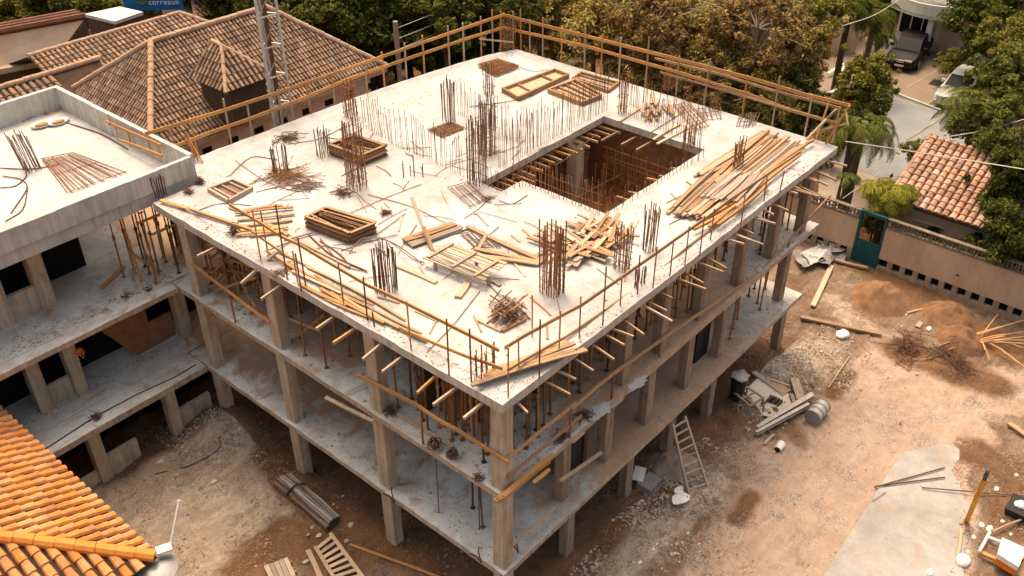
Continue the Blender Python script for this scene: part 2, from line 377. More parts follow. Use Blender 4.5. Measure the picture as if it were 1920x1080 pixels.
pad = [at(x, y, 0.0) for x, y in padpx]
padc = at(1690, 960, 0).xy
def segd(p, a, b_):
    d = b_-a; L = d.length_squared
    t = 0 if L < 1e-9 else max(0, min(1, (p-a).dot(d)/L)); return (p-a-d*t).length
def height(x, y):
    h = mn.fractal(V((x*.5, y*.5, 1.3)), 1, 2, 6)*.085 + mn.fractal(V((x*2.4, y*2.4, 4.)), .9, 2, 4)*.042
    p2 = V((x, y))
    if x > 3 and y < 0:
        d = min(segd(p2, a, b_) for a, b_ in zip(RUT, RUT[1:])); h += -.055*math.exp(-((d-.75)/.16)**2)+.03*math.exp(-((d-1.1)/.15)**2)+.02*math.exp(-((d-.4)/.2)**2)
    k = max(0, min(1, mn.noise(V((x*.28+3, y*.28, 7)))*2.2+.55)); h += k*(mn.fractal(V((x*3.4, y*3.4, 2.)), .6, 2, 3))*.10
    for c, r, k in mounds:
        d = math.hypot(x-c.x, y-c.y)
        if d < r: h += k*(.5+.5*math.cos(math.pi*d/r))**1.2
    d = math.hypot(x-padc.x, y-padc.y)
    if d < 4.2: h *= max(0, min(1, (d-2.9)/1.2))
    return h
RUT = px2([(1390, 1085), (1470, 960), (1560, 850), (1650, 760), (1760, 735), (1915, 745)])
def inside(x, y, m=0): return -14-m < x < 27.5+m and -14-m < y < 20+m
gx = np.concatenate([[-260, -120, -60, -30, -18], np.arange(-14, 27.6, .15), [30, 36, 45, 60, 90, 150, 300]])
gy = np.concatenate([[-260, -120, -60, -30, -18], np.arange(-14, 20.1, .15), [24, 30, 40, 60, 90, 150, 300]])
vs = []; cols = []
for y in gy:
    for x in gx:
        if inside(x, y):
            p = V((x, y)); ch = [0, 0, 0]
            for k in (0, 1, 2):
                for a, b_, r, s in caps[k]:
                    d = segd(p, a, b_)
                    if d < r*1.8: ch[k] = max(ch[k], s*max(0, min(1, 1.35-d/r)))
            if 0 < x < SW and 0 < y < SL: ch[1] = 1
            if y > 15.5: ch[1] = 1
            vs.append((x, y, height(x, y))); cols.append((*[min(1, c) for c in ch], 1))
        else:
            vs.append((x, y, -.02)); cols.append((0, 1, 0, 1))
nx, ny = len(gx), len(gy)
fs = [(j*nx+i, j*nx+i+1, (j+1)*nx+i+1, (j+1)*nx+i) for j in range(ny-1) for i in range(nx-1)]
me = bpy.data.meshes.new('ground'); me.from_pydata(vs, [], fs); me.materials.append(MATS['soil'])
ca = me.color_attributes.new('tint', 'FLOAT_COLOR', 'POINT'); ca.data.foreach_set('color', np.array(cols, dtype=np.float32).ravel())
me.polygons.foreach_set('use_smooth', [True]*len(me.polygons))
g = bpy.data.objects.new('ground', me); COL.objects.link(g); struct(g)
# concrete strip of the site road
mb = MB(); pp = []
for i, p in enumerate(pad):
    q = pad[(i+1) % len(pad)]; n = 1 if i == 0 else 7
    for k in range(n):
        w = p.lerp(q, k/n); pp.append((w.x+(jit(.05) if i else 0), w.y+(jit(.05) if i else 0)))
mb.prism(pp, -.05, .028); struct(mb.build('concrete_pavement', 'pad_conc'))
# street, driveway and yards beyond the boundary wall
def sheet(name, pxs, z, mat, th=.03):
    mb = MB(); mb.prism([at(x, y, z).xy for x, y in pxs][::-1], z-th, z)
    return struct(mb.build(name, mat))
sheet('street', [(1500, 250), (1660, 168), (1845, 230), (1960, 255), (1960, 420), (1640, 330), (1560, 300)], .04, 'road_mat')
sheet('driveway', [(1560, 120), (1600, 60), (1760, 70), (1830, 130), (1800, 190), (1775, 212), (1655, 168), (1600, 195)], .06, 'driveway_mat')
sheet('side_yard', [(1480, 100), (1560, 90), (1575, 140), (1585, 200), (1480, 250)], .05, 'driveway_mat')
sheet('garden_path', [(1540, 300), (1640, 300), (1690, 330), (1660, 430), (1530, 400)], .03, 'pale_gravel')
mb = MB()
for a, b_ in (((1650, 169), (1780, 213)), ((1780, 213), (1700, 262)), ((1790, 200), (1722, 250)), ((1700, 165), (1760, 130)), ((1740, 195), (1800, 140))):
    mb.beam(at(*a, .075), at(*b_, .075), .06, .012)
struct(mb.build('street_line', 'pale_gravel'))
mb = MB()
mb.beam(at(1655, 166, .1), at(1775, 211, .1), .16, .12); struct(mb.build('kerb', 'galvanised'))
# ================================================================== MAIN BUILDING
def frange(a, b_, s, extra=()):
    l = list(np.arange(a, b_-s*.4, s))+[b_]+list(extra); l = sorted(set(round(float(x), 3) for x in l)); o = [l[0]]
    for x in l[1:]:
        if x-o[-1] > .12 or x in extra or x == round(b_, 3):
            if x-o[-1] < .12 and len(o) > 1 and o[-1] not in extra: o.pop()
            o.append(x)
    return o
def slab(name, xs, ys, zt, th, mat, parent, skip=lambda x, y: False, j=.022, warp=lambda x, y: y):
    mb = MB(); idx = {}; idb = {}
    cells = [(i, k) for i in range(len(xs)-1) for k in range(len(ys)-1) if not skip((xs[i]+xs[i+1])/2, (ys[k]+ys[k+1])/2)]
    cs = set(cells)
    def edge_(i, k):
        return not all(c in cs for c in ((i, k), (i-1, k), (i, k-1), (i-1, k-1)))
    def vert(i, k):
        if (i, k) not in idx:
            e = edge_(i, k); dx, dy = (jit(j), jit(j)) if e else (0, 0)
            idx[(i, k)] = len(mb.v); wy = warp(xs[i], ys[k]); mb.v.append(V((xs[i]+dx, wy+dy, zt+jit(.012))))
            idb[(i, k)] = len(mb.v); mb.v.append(V((xs[i]+dx*.3, wy+dy*.3, zt-th+jit(.01))))
        return idx[(i, k)], idb[(i, k)]
    for i, k in cells:
        c = [vert(i, k), vert(i+1, k), vert(i+1, k+1), vert(i, k+1)]
        mb.f.append(tuple(q[0] for q in c)); mb.f.append(tuple(q[1] for q in reversed(c)))
        for n, (di, dk, a, b_) in enumerate(((0, -1, 0, 1), (1, 0, 1, 2), (0, 1, 2, 3), (-1, 0, 3, 0))):
            if (i+di, k+dk) not in cs: mb.f.append((c[a][0], c[a][1], c[b_][1], c[b_][0]))
    return mb.build(name, mat, parent)
bld = thing('concrete_building', (0, 0, 0), 'large unfinished concrete frame building with a white flat roof slab and a square opening', 'building')
HX0, HX1, HY0, HY1 = 9.3, 15.5, 3.65, 8.25
EDGE = [(2.2, 17.5), (5.4, 17.37), (10.8, 17.15), (13, 16.97), (16, 16.58), (17.7, 16.19), (18.95, 15.75)]
def back_edge(x):
    if x < 2.15: return SL
    for (a, b_), (c_, d_) in zip(EDGE, EDGE[1:]):
        if x <= c_: return b_+(d_-b_)*max(0, (x-a))/(c_-a)
    return EDGE[-1][1]
def hole(x, y): return (HX0 < x < HX1 and HY0 < y < HY1) or (8.25 < x < HX0 and 7.25 < y < HY1)
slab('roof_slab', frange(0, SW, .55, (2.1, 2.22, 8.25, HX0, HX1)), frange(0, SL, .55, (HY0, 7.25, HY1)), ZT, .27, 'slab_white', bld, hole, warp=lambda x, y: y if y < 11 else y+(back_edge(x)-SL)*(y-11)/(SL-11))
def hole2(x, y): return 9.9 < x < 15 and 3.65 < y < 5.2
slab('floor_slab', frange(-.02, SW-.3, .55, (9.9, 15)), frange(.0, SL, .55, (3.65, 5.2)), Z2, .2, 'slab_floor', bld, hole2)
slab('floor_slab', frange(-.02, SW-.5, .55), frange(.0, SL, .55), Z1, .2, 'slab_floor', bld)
def column(x, y, z0, z1, s=.45, sy=None, mat='col_conc', parent=None, lean=0):
    sy = sy or s; mb = MB(); c = .025; n = 5
    for i in range(n+1):
        z = z0+(z1-z0)*i/n; a, b_ = s/2+jit(.006), sy/2+jit(.006)
        mb.v += [V((x+p*a-(c*p if q2 else 0), y+q*b_-(0 if q2 else c*q), z)) for p, q, q2 in ((-1, -1, 0), (-1, -1, 1), (1, -1, 1), (1, -1, 0), (1, 1, 0), (1, 1, 1), (-1, 1, 1), (-1, 1, 0))]
    for i in range(n):
        for j in range(8): mb.f.append((i*8+j, i*8+(j+1) % 8, i*8+8+(j+1) % 8, i*8+8+j))
    return mb.build('column', mat, parent)
LY = (5.1, 9.75, 14.3)
RXS = (3.3, 5.7, 7.95, 10.3, 12.8, 17.5)
for z0, z1 in ((Z2, ZT-.27), (Z1, Z2-.2), (-.3, Z1-.2)):
    column(.32, .32, z0, z1, .43, parent=bld)
    for y in LY: column(.30, y, z0, z1, .40, .46, parent=bld)
for x in (5.9, 7.95, 10.3, 12.9, 15.3, 17.7): column(x, .36, Z2, ZT-.27, .40, .34, 'col_shaded', bld)
for x in (3.4, 5.6, 7.95, 10.4, 12.7, 17.5): column(x, .62, Z1, Z2-.2, .40, .34, 'col_shaded', bld)
for x in (3.6, 6.9, 9.5, 12.3, 17.9): column(x, .5, -.3, Z1-.2, .40, .34, 'col_shaded', bld)
for x in (4.6, 9.1, 13.6, 18):
    for y in (5.2, 10, 15.2):
        if x == 13.6 and y == 5.2: continue
        for z0, z1 in ((Z2, ZT-.27), (Z1, Z2-.2), (-.3, Z1-.2)): column(x, y, z0, z1, .45, parent=bld)
column(13.4, 8.0, Z2, ZT-.27, .5, parent=bld)
simple('light_block_dark', (.055, .028, .015), (.13, .068, .036), 2, .95, .3, (1, 1, 1), 0)
# far sides and partitions; second set is added, dark, to block light
for args in ((SW-.75, 8.5, .0, SW-.6, SL-.3, ZT-.3), (5.2, SL-.35, 0, SW-.8, SL-.2, Z2-.22), (6, 10.8, Z1, 6.15, 15, Z2-.22), (5, 10.6, 0, 9, 10.75, Z1-.22), (8, 9.2, Z2, 15.4, 9.35, ZT-.3), (15.9, 3.5, Z2, 16.05, 9.2, ZT-.3)):
    mb = MB(); mb.box(*args); mb.build('partition_or_shade_wall', 'brick', bld)
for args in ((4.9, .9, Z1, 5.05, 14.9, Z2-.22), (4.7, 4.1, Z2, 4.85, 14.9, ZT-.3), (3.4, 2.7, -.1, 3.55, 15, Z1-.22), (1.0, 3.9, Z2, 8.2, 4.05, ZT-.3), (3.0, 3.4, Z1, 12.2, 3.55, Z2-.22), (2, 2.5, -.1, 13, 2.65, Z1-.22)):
    mb = MB(); mb.box(*args); mb.build('partition_or_shade_wall', 'light_block_dark', bld)
mb = MB(); mb.box(8.4, 5.3, Z2+.01, 15.8, 9.1, Z2+.04); mb.build('floor_deck', 'brick', bld)
# black panels painting the dark of door recesses between the right-hand columns
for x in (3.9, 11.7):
    mb = MB(); mb.box(x, .95, Z1, x+.9, 1.25, Z2-.25); mb.build('dark_recess_panel', 'black_plastic', bld)
# beam under each slab edge joint: pale drop panels under the middle floor
for x in (3.6, 5.6):
    mb = MB(); mb.box(x-.28, .2, Z2-.62, x+.28, .5, Z2-.2); mb.build('drop_beam', 'slab_wing', bld)
# ================================================================== WING
wing = thing('building_wing', (-6, 17, 0), 'lower concrete wing with a parapet round its white roof, left of the main slab', 'building')
WX = 1.9; WY = 16.1; WB = 25.4
slab('roof_slab', frange(-26, WX, .7), frange(WY, WB, .7), ZT, .25, 'slab_wing', wing, j=.01)
def parapet(x0, y0, x1, y1, z0, z1, mat='slab_wing'):
    mb = MB(); L = max(x1-x0, y1-y0); n = max(2, int(L/1.2)); ax = (x1-x0) > (y1-y0)
    for i in range(n):
        a, b_ = i/n, (i+1)/n
        if ax: mb.box(x0+(x1-x0)*a, y0, z0, x0+(x1-x0)*b_-.004, y1, z1+jit(.012))
        else: mb.box(x0, y0+(y1-y0)*a, z0, x1, y0+(y1-y0)*b_-.004, z1+jit(.012))
    mb.build('parapet', mat, wing)
parapet(-26, WY-.18, WX, WY-.02, 9.2, 9.92); parapet(-26, WY-.1, WX-.05, WY-.03, 8.72, 9.2)
parapet(WX-.0, WY-.0, WX+.17, WB, 8.7, 9.92); parapet(-26, WB+.002, WX+.17, WB+.19, 8.7, 9.92)
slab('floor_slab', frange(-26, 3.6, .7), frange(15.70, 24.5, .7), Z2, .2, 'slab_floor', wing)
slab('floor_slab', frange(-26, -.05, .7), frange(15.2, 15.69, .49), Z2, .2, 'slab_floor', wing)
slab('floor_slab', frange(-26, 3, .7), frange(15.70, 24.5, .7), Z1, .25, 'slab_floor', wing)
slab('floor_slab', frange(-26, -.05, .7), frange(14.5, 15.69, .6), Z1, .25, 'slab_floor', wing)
for x in (-9, -7.4, -5.0, -3.55): column(x, 17.7, Z2, 8.72, .5, .5, 'col_conc', wing)
for x in (-8.5, -5.05, -3.75, .55): column(x, 16.75, Z1, Z2-.2, .45, .45, 'col_conc', wing)
for x in (-7.5, -4.5, -1.55): column(x, 14.95, -.3, Z1-.25, .42, .42, 'col_conc', wing)
for x in (-8, -3.6, 1.3):
    for z0, z1 in ((Z2, 8.72), (Z1, Z2-.2), (-.2, Z1-.25)): column(x, 23.5, z0, z1, .5, .5, 'col_conc', wing)
mb = MB(); mb.box(-26, 19.0, Z2, -1.4, 19.2, 8.7); mb.build('partition_or_shade_wall', 'dark_void', wing)  # near-black sheets, here and below, painting the wing's interior shade
mb = MB(); mb.box(1.5, 17.6, Z2, 3.6, 17.75, 8.7); mb.build('partition_or_shade_wall', 'dark_void', wing)
mb = MB(); mb.box(-26, 17.9, Z1, 2.9, 18.1, Z2-.2); mb.build('partition_or_shade_wall', 'dark_void', wing)
mb = MB(); mb.box(-26, 16.9, -.1, 2.9, 17.1, Z1-.25); mb.build('partition_or_shade_wall', 'dark_void', wing)
# low infill walls, window frame wall and brick panel
for a in ((-4.75, 17.6, Z2, -3.8, 17.75, Z2+.95), (-7.15, 17.6, Z2, -5.25, 17.75, Z2+.95)):
    mb = MB(); mb.box(*a); mb.build('sill_wall', 'col_conc', wing)
mb = MB(); mb.box(-4.82, 16.7, Z1, -3.98, 16.82, Z1+.85); mb.box(-4.82, 16.7, Z2-.95, -3.98, 16.82, Z2-.2); mb.build('window_wall', 'col_conc', wing)
mb = MB()
mb.poly([(-2.9, 17.0, Z2-.2), (-.62, 17.0, Z2-.2), (-.62, 17.0, Z1), (-1.35, 17.0, Z1), (-2.3, 17.0, Z1+1.6)])
mb.box(-.62, 17.0, Z1, .3, 17.1, Z1+1.1); mb.build('brick_wall', 'brick', wing)
for a in ((-5.6, 14.85, -.2, -4.72, 15.0, .55), (-4.3, 14.85, -.2, -3.1, 15.0, .95), (-1.34, 14.85, -.1, .0, 15.0, 1.1)):
    mb = MB(); mb.box(*a); mb.build('low_wall', 'col_conc', wing)
# ================================================================== BOUNDARY WALL, GATE
WXF = 26.3
wall = thing('boundary_wall', (WXF, -4, 0), 'tan rendered boundary wall with pierced blocks along its top and vents along its foot', 'wall')
def wallrun(y0, y1):
    mb = MB(); mb.box(WXF, y0, .62, WXF+.18, y1, 2.25); mb.build('wall_panel', 'plaster_tan', wall)
    mb = MB(); mb.box(WXF-.01, y0, -.2, WXF+.2, y1, .2)
    y = y0
    while y < y1-.2:
        mb.box(WXF+.0, y, .2, WXF+.18, min(y+.24, y1), .62); y += .60
    mb.build('vent_row', 'plaster_low', wall)
    mb = MB(); mb.box(WXF+.21, y0, .15, WXF+.26, y1, .66); mb.build('vent_back', 'dark_void', wall)
    mb = MB(); mb.box(WXF-.02, y0, 2.25, WXF+.2, y1, 2.31); mb.box(WXF-.02, y0, 2.68, WXF+.2, y1, 2.74)
    y = y0; k = 0
    while y < y1-.1:
        mb.box(WXF+.02, y, 2.31, WXF+.16, y+.07, 2.68); w = .62
        for i in range(3):
            yy = y+.12+i*.17
            if yy+.1 > y1: break
            mb.box(WXF+.04, yy, 2.36, WXF+.14, yy+.05, 2.63)
            mb.box(WXF+.05, yy+.05, 2.42+.09*((i+k) % 2), WXF+.13, yy+.13, 2.47+.09*((i+k) % 2))
        y += w; k += 1
    mb.build('pierced_blocks', 'block_grey', wall)
simple('plaster_tan', (.40, .285, .185), (.58, .44, .305), .9, .9, .12, (1.2, 1.2, .35), 0, 0, 9)
simple('plaster_low', (.20, .15, .11), (.42, .33, .25), 2.5, .95, .3, (1, 1, 1), 0, 0, 14)
simple('block_grey', (.11, .088, .066), (.25, .205, .16), 3, .95, .3, (1, 1, 1), 0)
wallrun(-16, -.32); wallrun(.98, 9)
gate = thing('metal_gate', (WXF, .3, 0), 'teal metal gate with an open upper half set in the tan wall', 'gate')
mb = MB(); mb.box(WXF+.03, -.30, .03, WXF+.09, .96, 1.25); mb.build('gate_panel', 'teal', gate)
mb = MB()
mb.box(WXF-.01, -.315, 0, WXF+.15, -.2, 2.75); mb.box(WXF-.01, .86, 0, WXF+.15, .975, 2.75); mb.box(WXF-.01, -.2, 2.6, WXF+.15, .86, 2.75)
mb.build('gate_frame', 'teal', gate)
mb = MB(); mb.tube([(WXF-.02, .72, 1.0), (WXF-.06, .72, 1.0), (WXF-.06, .72, 1.15), (WXF-.02, .72, 1.15)], .014); mb.build('handle', 'steel_grey', gate)
# ================================================================== REBAR ON THE ROOF SLAB
def rebar_column(px, py, pyt, label, w=.42, d=.42, n=14, mat='rebar', ties=0, group=None, lean=(0, 0), z=ZT, r=.017):
    B = at(px, py, z); H = topz(B, pyt)-z
    t = thing('rebar_column', B, label, 'rebar column', group)
    per = []
    for i in range(n):
        u = i/n*4; k = int(u); f = u-k
        per.append(((-1+2*f, -1), (1, -1+2*f), (1-2*f, 1), (-1, 1-2*f))[k])
    for a, b_ in per:
        p = B+V((a*w/2+jit(.03), b_*d/2+jit(.03), -.02)); h = H*R.uniform(.86, 1.04)
        q = p+V((lean[0]*h+jit(.05), lean[1]*h+jit(.05), h)); m_ = p.lerp(q, .55)+V((jit(.02), jit(.02), 0))
        MB().tube([p, m_, q], r, 5).build('bar', mat, t)
    for k in range(ties):
        z_ = H*(k+.6)/(ties+.6); mb = MB(); o = V((lean[0]*z_, lean[1]*z_, z_))
        c = [B+o+V((a*(w/2+.03), b_*(d/2+.03), jit(.03))) for a, b_ in ((-1, -1), (1, -1), (1, 1), (-1, 1), (-1, -1))]
        mb.tube(c, .012, 4, False); mb.build('stirrup', mat, t)
    return t
rebar_column(670, 350, 226, 'tall reddish rebar column beside the square stack of formwork frames', .5, .5, 18, 'rust', 7)
rebar_column(658, 217, 150, 'rebar column against the timber railing above the old tiled roof', .38, .38, 14, 'rust', 6)
rebar_column(608, 291, 238, 'short grey rebar column left of the square stack of formwork frames', .42, .3, 12)
rebar_column(528, 325, 272, 'rebar column with loose rods heaped round its foot', .5, .35, 14)
rebar_column(842, 228, 145, 'grey rebar column standing behind the square rebar mat on the slab', .32, .45, 14)
rebar_column(917, 176, 116, 'rebar column in front of the far pallet of stacked mesh', .32, .32, 11, 'rebar', 2)
rebar_column(914, 287, 181, 'densest tall rebar column at the left corner of the opening', .42, .5, 20, 'rebar', 5)
rebar_column(895, 342, 222, 'rebar column closest to the small notch of the opening', .42, .5, 20, 'rebar', 6)
rebar_column(1035, 548, 415, 'big reddish rebar column with tied stirrups in front of the plank heap', .46, .5, 20, 'rust', 7, r=.021)
rebar_column(725, 545, 460, 'ragged dark rebar column nearest the left edge of the slab', .5, .5, 22, 'rust_dark', 0, r=.017)
rebar_column(1166, 504, 422, 'narrow reddish rebar column at the right end of the plank heap', .28, .4, 14, 'rust', 6)
rebar_column(1217, 468, 386, 'pale grey rebar column between the plank heap and the long timber pile', .34, .34, 14)
rebar_column(1381, 320, 258, 'rusty rebar column rising out of the long timber pile', .42, .16, 12, 'rust', 4)
rebar_column(1166, 212, 138, 'thin rebar column behind the far corner of the opening', .28, .28, 10, 'rust', 3)
rebar_column(1256, 165, 98, 'rusty rebar column touching the far right timber railing', .55, .3, 18, 'rust', 6)
rebar_column(1290, 280, 232, 'rusty rebar column at the right corner of the opening', .5, .2, 12, 'rust', 4)
rebar_column(951, 92, 36, 'rusty rebar column inside the far corner of the timber railing', .5, .4, 16, 'rust', 4)
rebar_column(62, 318, 246, 'leaning rebar column on the white roof of the left wing', .42, .4, 16, 'rebar', 0, None, (-.12, .06), ZT)
rebar_column(302, 368, 327, 'short rebar stub where the wing parapet meets the main slab', .3, .1, 8, 'rust_dark', 0)
rebar_column(1340, 205, 172, 'small rusty rebar stub by the far right slab edge', .3, .2, 8, 'rust', 2)
rebar_column(1200, 536, 500, 'short bent rebar stubs inside the right railing', .35, .12, 9, 'rebar', 0)
rebar_column(908, 706, 655, 'short tangled rebar stubs in the front corner of the slab', .5, .3, 9, 'rust', 2)
def rebar_row(pts, sp, h, label, mat='rebar', bend=.06, z=ZT, wire=None):
    P = [at(x, y, z) for x, y in pts]; t = thing('rebar_row', P[0], label, 'rebar row')
    n = 0
    for a, b_ in zip(P, P[1:]):
        L = (b_-a).length; k = max(1, int(L/sp))
        for i in range(k):
            p = a.lerp(b_, (i+R.random()*.5)/k)+V((jit(.04), jit(.04), -.02)); hh = h*R.uniform(.7, 1.1)
            q = p+V((jit(bend), jit(bend), hh)); m_ = p.lerp(q, .5)+V((jit(.02), jit(.02), 0))
            MB().tube([p, m_, q], .0125, 4).build('bar', mat, t); n += 1
            if n > 96: return t
    if wire:
        for k, zz in enumerate(wire):
            MB().tube([p+V((jit(.02), jit(.02), zz+jit(.03))) for p in P], .009, 4).build('tie_bar', mat, t)
    return t
rebar_row([(683, 238), (732, 266), (800, 298), (878, 334)], .115, 1.5, 'row of thin rebar crossing the slab from the left railing to the opening')
rebar_row([(935, 315), (1040, 258), (1140, 205)], .10, 1.75, 'row of thin rebar along the far left edge of the opening')
rebar_row([(858, 212), (905, 236), (960, 262), (1010, 272)], .13, 1.4, 'row of thin rebar standing behind the dense rebar column')
rebar_row([(960, 352), (990, 347), (1050, 372), (1128, 403)], .09, 1.15, 'row of thin rebar along the near edge of the opening', 'rust', .09, wire=(.35, .7))
rebar_row([(1142, 402), (1230, 347), (1322, 292)], .2, .5, 'row of short rebar along the right edge of the opening', 'rebar', .1)
rebar_row([(1178, 215), (1250, 246), (1318, 280)], .11, 1.5, 'row of thin rebar along the far right edge of the opening', 'rust', .08, wire=(.5,))
rebar_row([(1200, 195), (1275, 200), (1330, 215)], .3, 1.2, 'row of sparse rebar near the far right railing', 'rust', .1)
rebar_row([(915, 352), (955, 362)], .12, .8, 'cluster of thin rebar in front of the notch of the opening', 'rebar', .1)
# rusty mesh hanging inside the opening
t = thing('rebar_mesh', at(1200, 330, Z2), 'rusty rebar mesh wall standing inside the opening', 'rebar mesh')
for i in range(34):
    p = V((15.2, 3.9+i*.12, Z2)); MB().tube([p, p+V((jit(.05), jit(.04), 2.2+jit(.3)))], .012, 4).build('bar', 'rust_orange', t)
for k in range(7): MB().tube([V((15.2, 3.9, Z2+.3+k*.3)), V((15.2+jit(.1), 8, Z2+.3+k*.3+jit(.1)))], .011, 4).build('tie_bar', 'rust_orange', t)
for y_, h_, l_ in ((5.45, 2.3, 'front rank of rusty bars rising from the floor inside the opening'), (6.9, 2.2, 'rear rank of rusty bars rising from the floor inside the opening')):
    t = thing('rebar_row', V((9.6, y_, Z2)), l_, 'rebar row')
    for i in range(46):
        p = V((9.6+i*.12+jit(.05), y_+jit(.25), Z2+.03)); MB().tube([p, p+V((jit(.08), jit(.08), h_*R.uniform(.5, 1.1)))], .013, 4).build('bar', R.choice(('rust_orange', 'rust')), t)
    for k in (.6, 1.2): MB().tube([V((9.6, y_, Z2+k)), V((12, y_+jit(.2), Z2+k+.15)), V((15, y_, Z2+k+jit(.2)))], .014, 4).build('tie_bar', R.choice(('rust_orange', 'rust')), t)
# ================================================================== FLAT REBAR MATS, BENT RODS
def mat_grid(quad, nu, nv, label, name='rebar_mat', z=ZT+.04, mat='rust', cat='rebar mat', layers=1, group=None):
    c = [at(x, y, z) for x, y in quad]; t = thing(name, (c[0]+c[2])/2, label, cat, group)
    for l in range(layers):
        for i in range(nu):
            u = i/max(1, nu-1); o = V((jit(.05), jit(.05), .03*l+jit(.008)))
            MB().tube([c[0].lerp(c[1], u)+o, c[3].lerp(c[2], u)+o+V((jit(.08), jit(.08), 0))], .014, 4).build('bar', mat, t)
        for i in range(nv):
            v = i/max(1, nv-1); o = V((jit(.05), jit(.05), .03*l+.018))
            MB().tube([c[0].lerp(c[3], v)+o, c[1].lerp(c[2], v)+o], .014, 4).build('tie_bar', mat, t)
    return t
mat_grid([(803, 244), (845, 230), (872, 240), (830, 257)], 14, 10, 'small square rebar mat lying in front of a grey rebar column', layers=2)
mat_grid([(840, 352), (880, 340), (918, 370), (880, 390)], 9, 3, 'light rebar mat with two dark edge bars near the opening', mat='rebar')
mat_grid([(78, 298), (140, 286), (235, 322), (130, 360)], 26, 3, 'mat of parallel rods lying on the wing roof beside the leaning rebar', mat='rust')
mat_grid([(1305, 205), (1350, 200), (1352, 222), (1322, 226)], 9, 4, 'small rebar mat near the far right slab edge', mat='rebar')
mat_grid([(1390, 215), (1425, 212), (1415, 235), (1382, 238)], 9, 4, 'small rebar mat close to the right corner railing', mat='rebar')
mat_grid([(862, 440), (905, 432), (940, 462), (890, 466)], 16, 3, 'small grey mat of rods between the tilted panel and plank heap', mat='rebar')
mat_grid([(1262, 198), (1290, 190), (1330, 235), (1300, 245)], 8, 9, 'loose rusty mesh behind the opening', mat='rust')
def rodline(px, label, group, z=ZT+.03, mat='rebar', r=.014, name='loose_rod', lift=0.):
    P = [at(x, y, z) for x, y in px]; Q = []
    for a, b_ in zip(P, P[1:]):
        for k in range(4): Q.append(a.lerp(b_, k/4))
    Q.append(P[-1])
    # round the corners
    for _ in range(2): Q = [Q[0]]+[(Q[i-1]+Q[i]*2+Q[i+1])/4 for i in range(1, len(Q)-1)]+[Q[-1]]
    for i, q in enumerate(Q): q.z += lift*math.sin(math.pi*i/(len(Q)-1))
    o = MB().tube(Q, r, 5).build(name, mat); return tag(o, label, 'rod', group)
SLABROD = 'thin loose rod lying on the white roof slab'; SR = 'loose rods on the roof slab'
for px in ([(440, 300), (495, 340), (560, 362), (600, 348)], [(455, 350), (520, 325), (580, 345)], [(430, 330), (470, 290), (520, 300)], [(480, 360), (540, 345), (590, 352)],
           [(690, 365), (770, 385), (840, 420)], [(655, 400), (720, 372), (790, 345)], [(705, 440), (740, 415), (760, 400)], [(640, 330), (700, 300)],
           [(705, 311), (725, 320), (733, 330)], [(870, 410), (900, 390), (918, 370)], [(935, 375), (960, 385), (990, 365)], [(500, 480), (560, 445), (640, 430)],
           [(800, 660), (850, 610), (900, 545)], [(600, 446), (640, 500), (690, 510)], [(960, 330), (1010, 320), (1050, 300)], [(1040, 310), (1060, 300), (1120, 250)],
           [(540, 270), (600, 262), (640, 240)], [(880, 200), (960, 190), (1000, 178)], [(960, 120), (1000, 135), (1030, 130)], [(1250, 380), (1330, 340), (1400, 300)],
           [(1255, 420), (1330, 385), (1420, 330)], [(1290, 410), (1380, 360), (1470, 300)], [(370, 395), (410, 380), (470, 385)], [(700, 250), (690, 262), (720, 290)],
           [(1090, 250), (1060, 262), (1010, 280)], [(1200, 260), (1250, 230), (1280, 210)], [(640, 470), (700, 450), (745, 440)], [(935, 425), (900, 455), (880, 470)]):
    rodline(px, SLABROD, SR, mat=R.choice(('rebar', 'rust', 'rebar', 'rust_dark')))
for i in range(70):
    p = at(R.uniform(470, 1050), R.uniform(260, 560), ZT)
    if hole(p.x, p.y) or not (1 < p.x < 18 and 1 < p.y < 15): continue
    a = R.uniform(0, 6.28); L = R.uniform(.3, 1.5); q = p+V((math.cos(a)*L, math.sin(a)*L, 0))
    if hole(q.x, q.y) or q.y > 15.3 or q.x < .3: continue
    o = MB().tube([p+V((0, 0, .02)), p.lerp(q, .5)+V((jit(.06), jit(.06), .03)), q+V((0, 0, .02))], .011, 4).build('loose_rod', R.choice(('rebar', 'rust', 'wood_old')))
    tag(o, SLABROD, 'rod', SR)
rodline([(668, 448), (720, 455), (775, 500), (795, 492)], 'long curved grey rod arching over the slab left of the tilted panel', None, mat='steel_grey', r=.022, lift=.25)
rodline([(655, 475), (680, 460), (735, 468), (790, 493)], 'curved brown rod beside the ragged dark rebar column', None, mat='rebar', r=.02, lift=.35)
rodline([(578, 440), (620, 480), (687, 508)], 'long dark pipe lying on the slab behind the left railing', None, mat='rust_dark', r=.028)
rodline([(600, 452), (640, 478), (656, 500)], 'shorter dark pipe with a hooked end behind the left railing', None, mat='rust_dark', r=.028)
for px in ([(0, 352), (30, 350), (52, 330), (45, 312)], [(5, 330), (40, 335), (55, 350), (20, 400)], [(10, 415), (45, 395), (52, 350)], [(0, 315), (60, 318), (110, 308)]):
    rodline(px, 'dark bent rod curling over the white wing roof', 'bent rods on the wing roof', mat='rust_dark', r=.02)
rodline([(125, 230), (190, 250), (240, 280)], 'long dark rod lying along the wing parapet', None, mat='rust_dark', r=.025)
# bent uprights
for px, a, b_ in (((777, 330), 285, 6), ((757, 333), 302, 0), ((770, 330), 311, 0), ((793, 331), 307, 0)):
    B = at(*px, ZT); h = topz(B, a)-ZT
    tag(MB().tube([B, B+V((0, 0, h*.8)), B+V((-.25 if b_ else .02, .1 if b_ else 0, h))], .022, 5).build('rebar_stub', 'rust_dark'),
        'lone upright rebar stub on open slab in front of the long rebar row', 'rebar stub', 'lone stubs in front of the long rebar row')
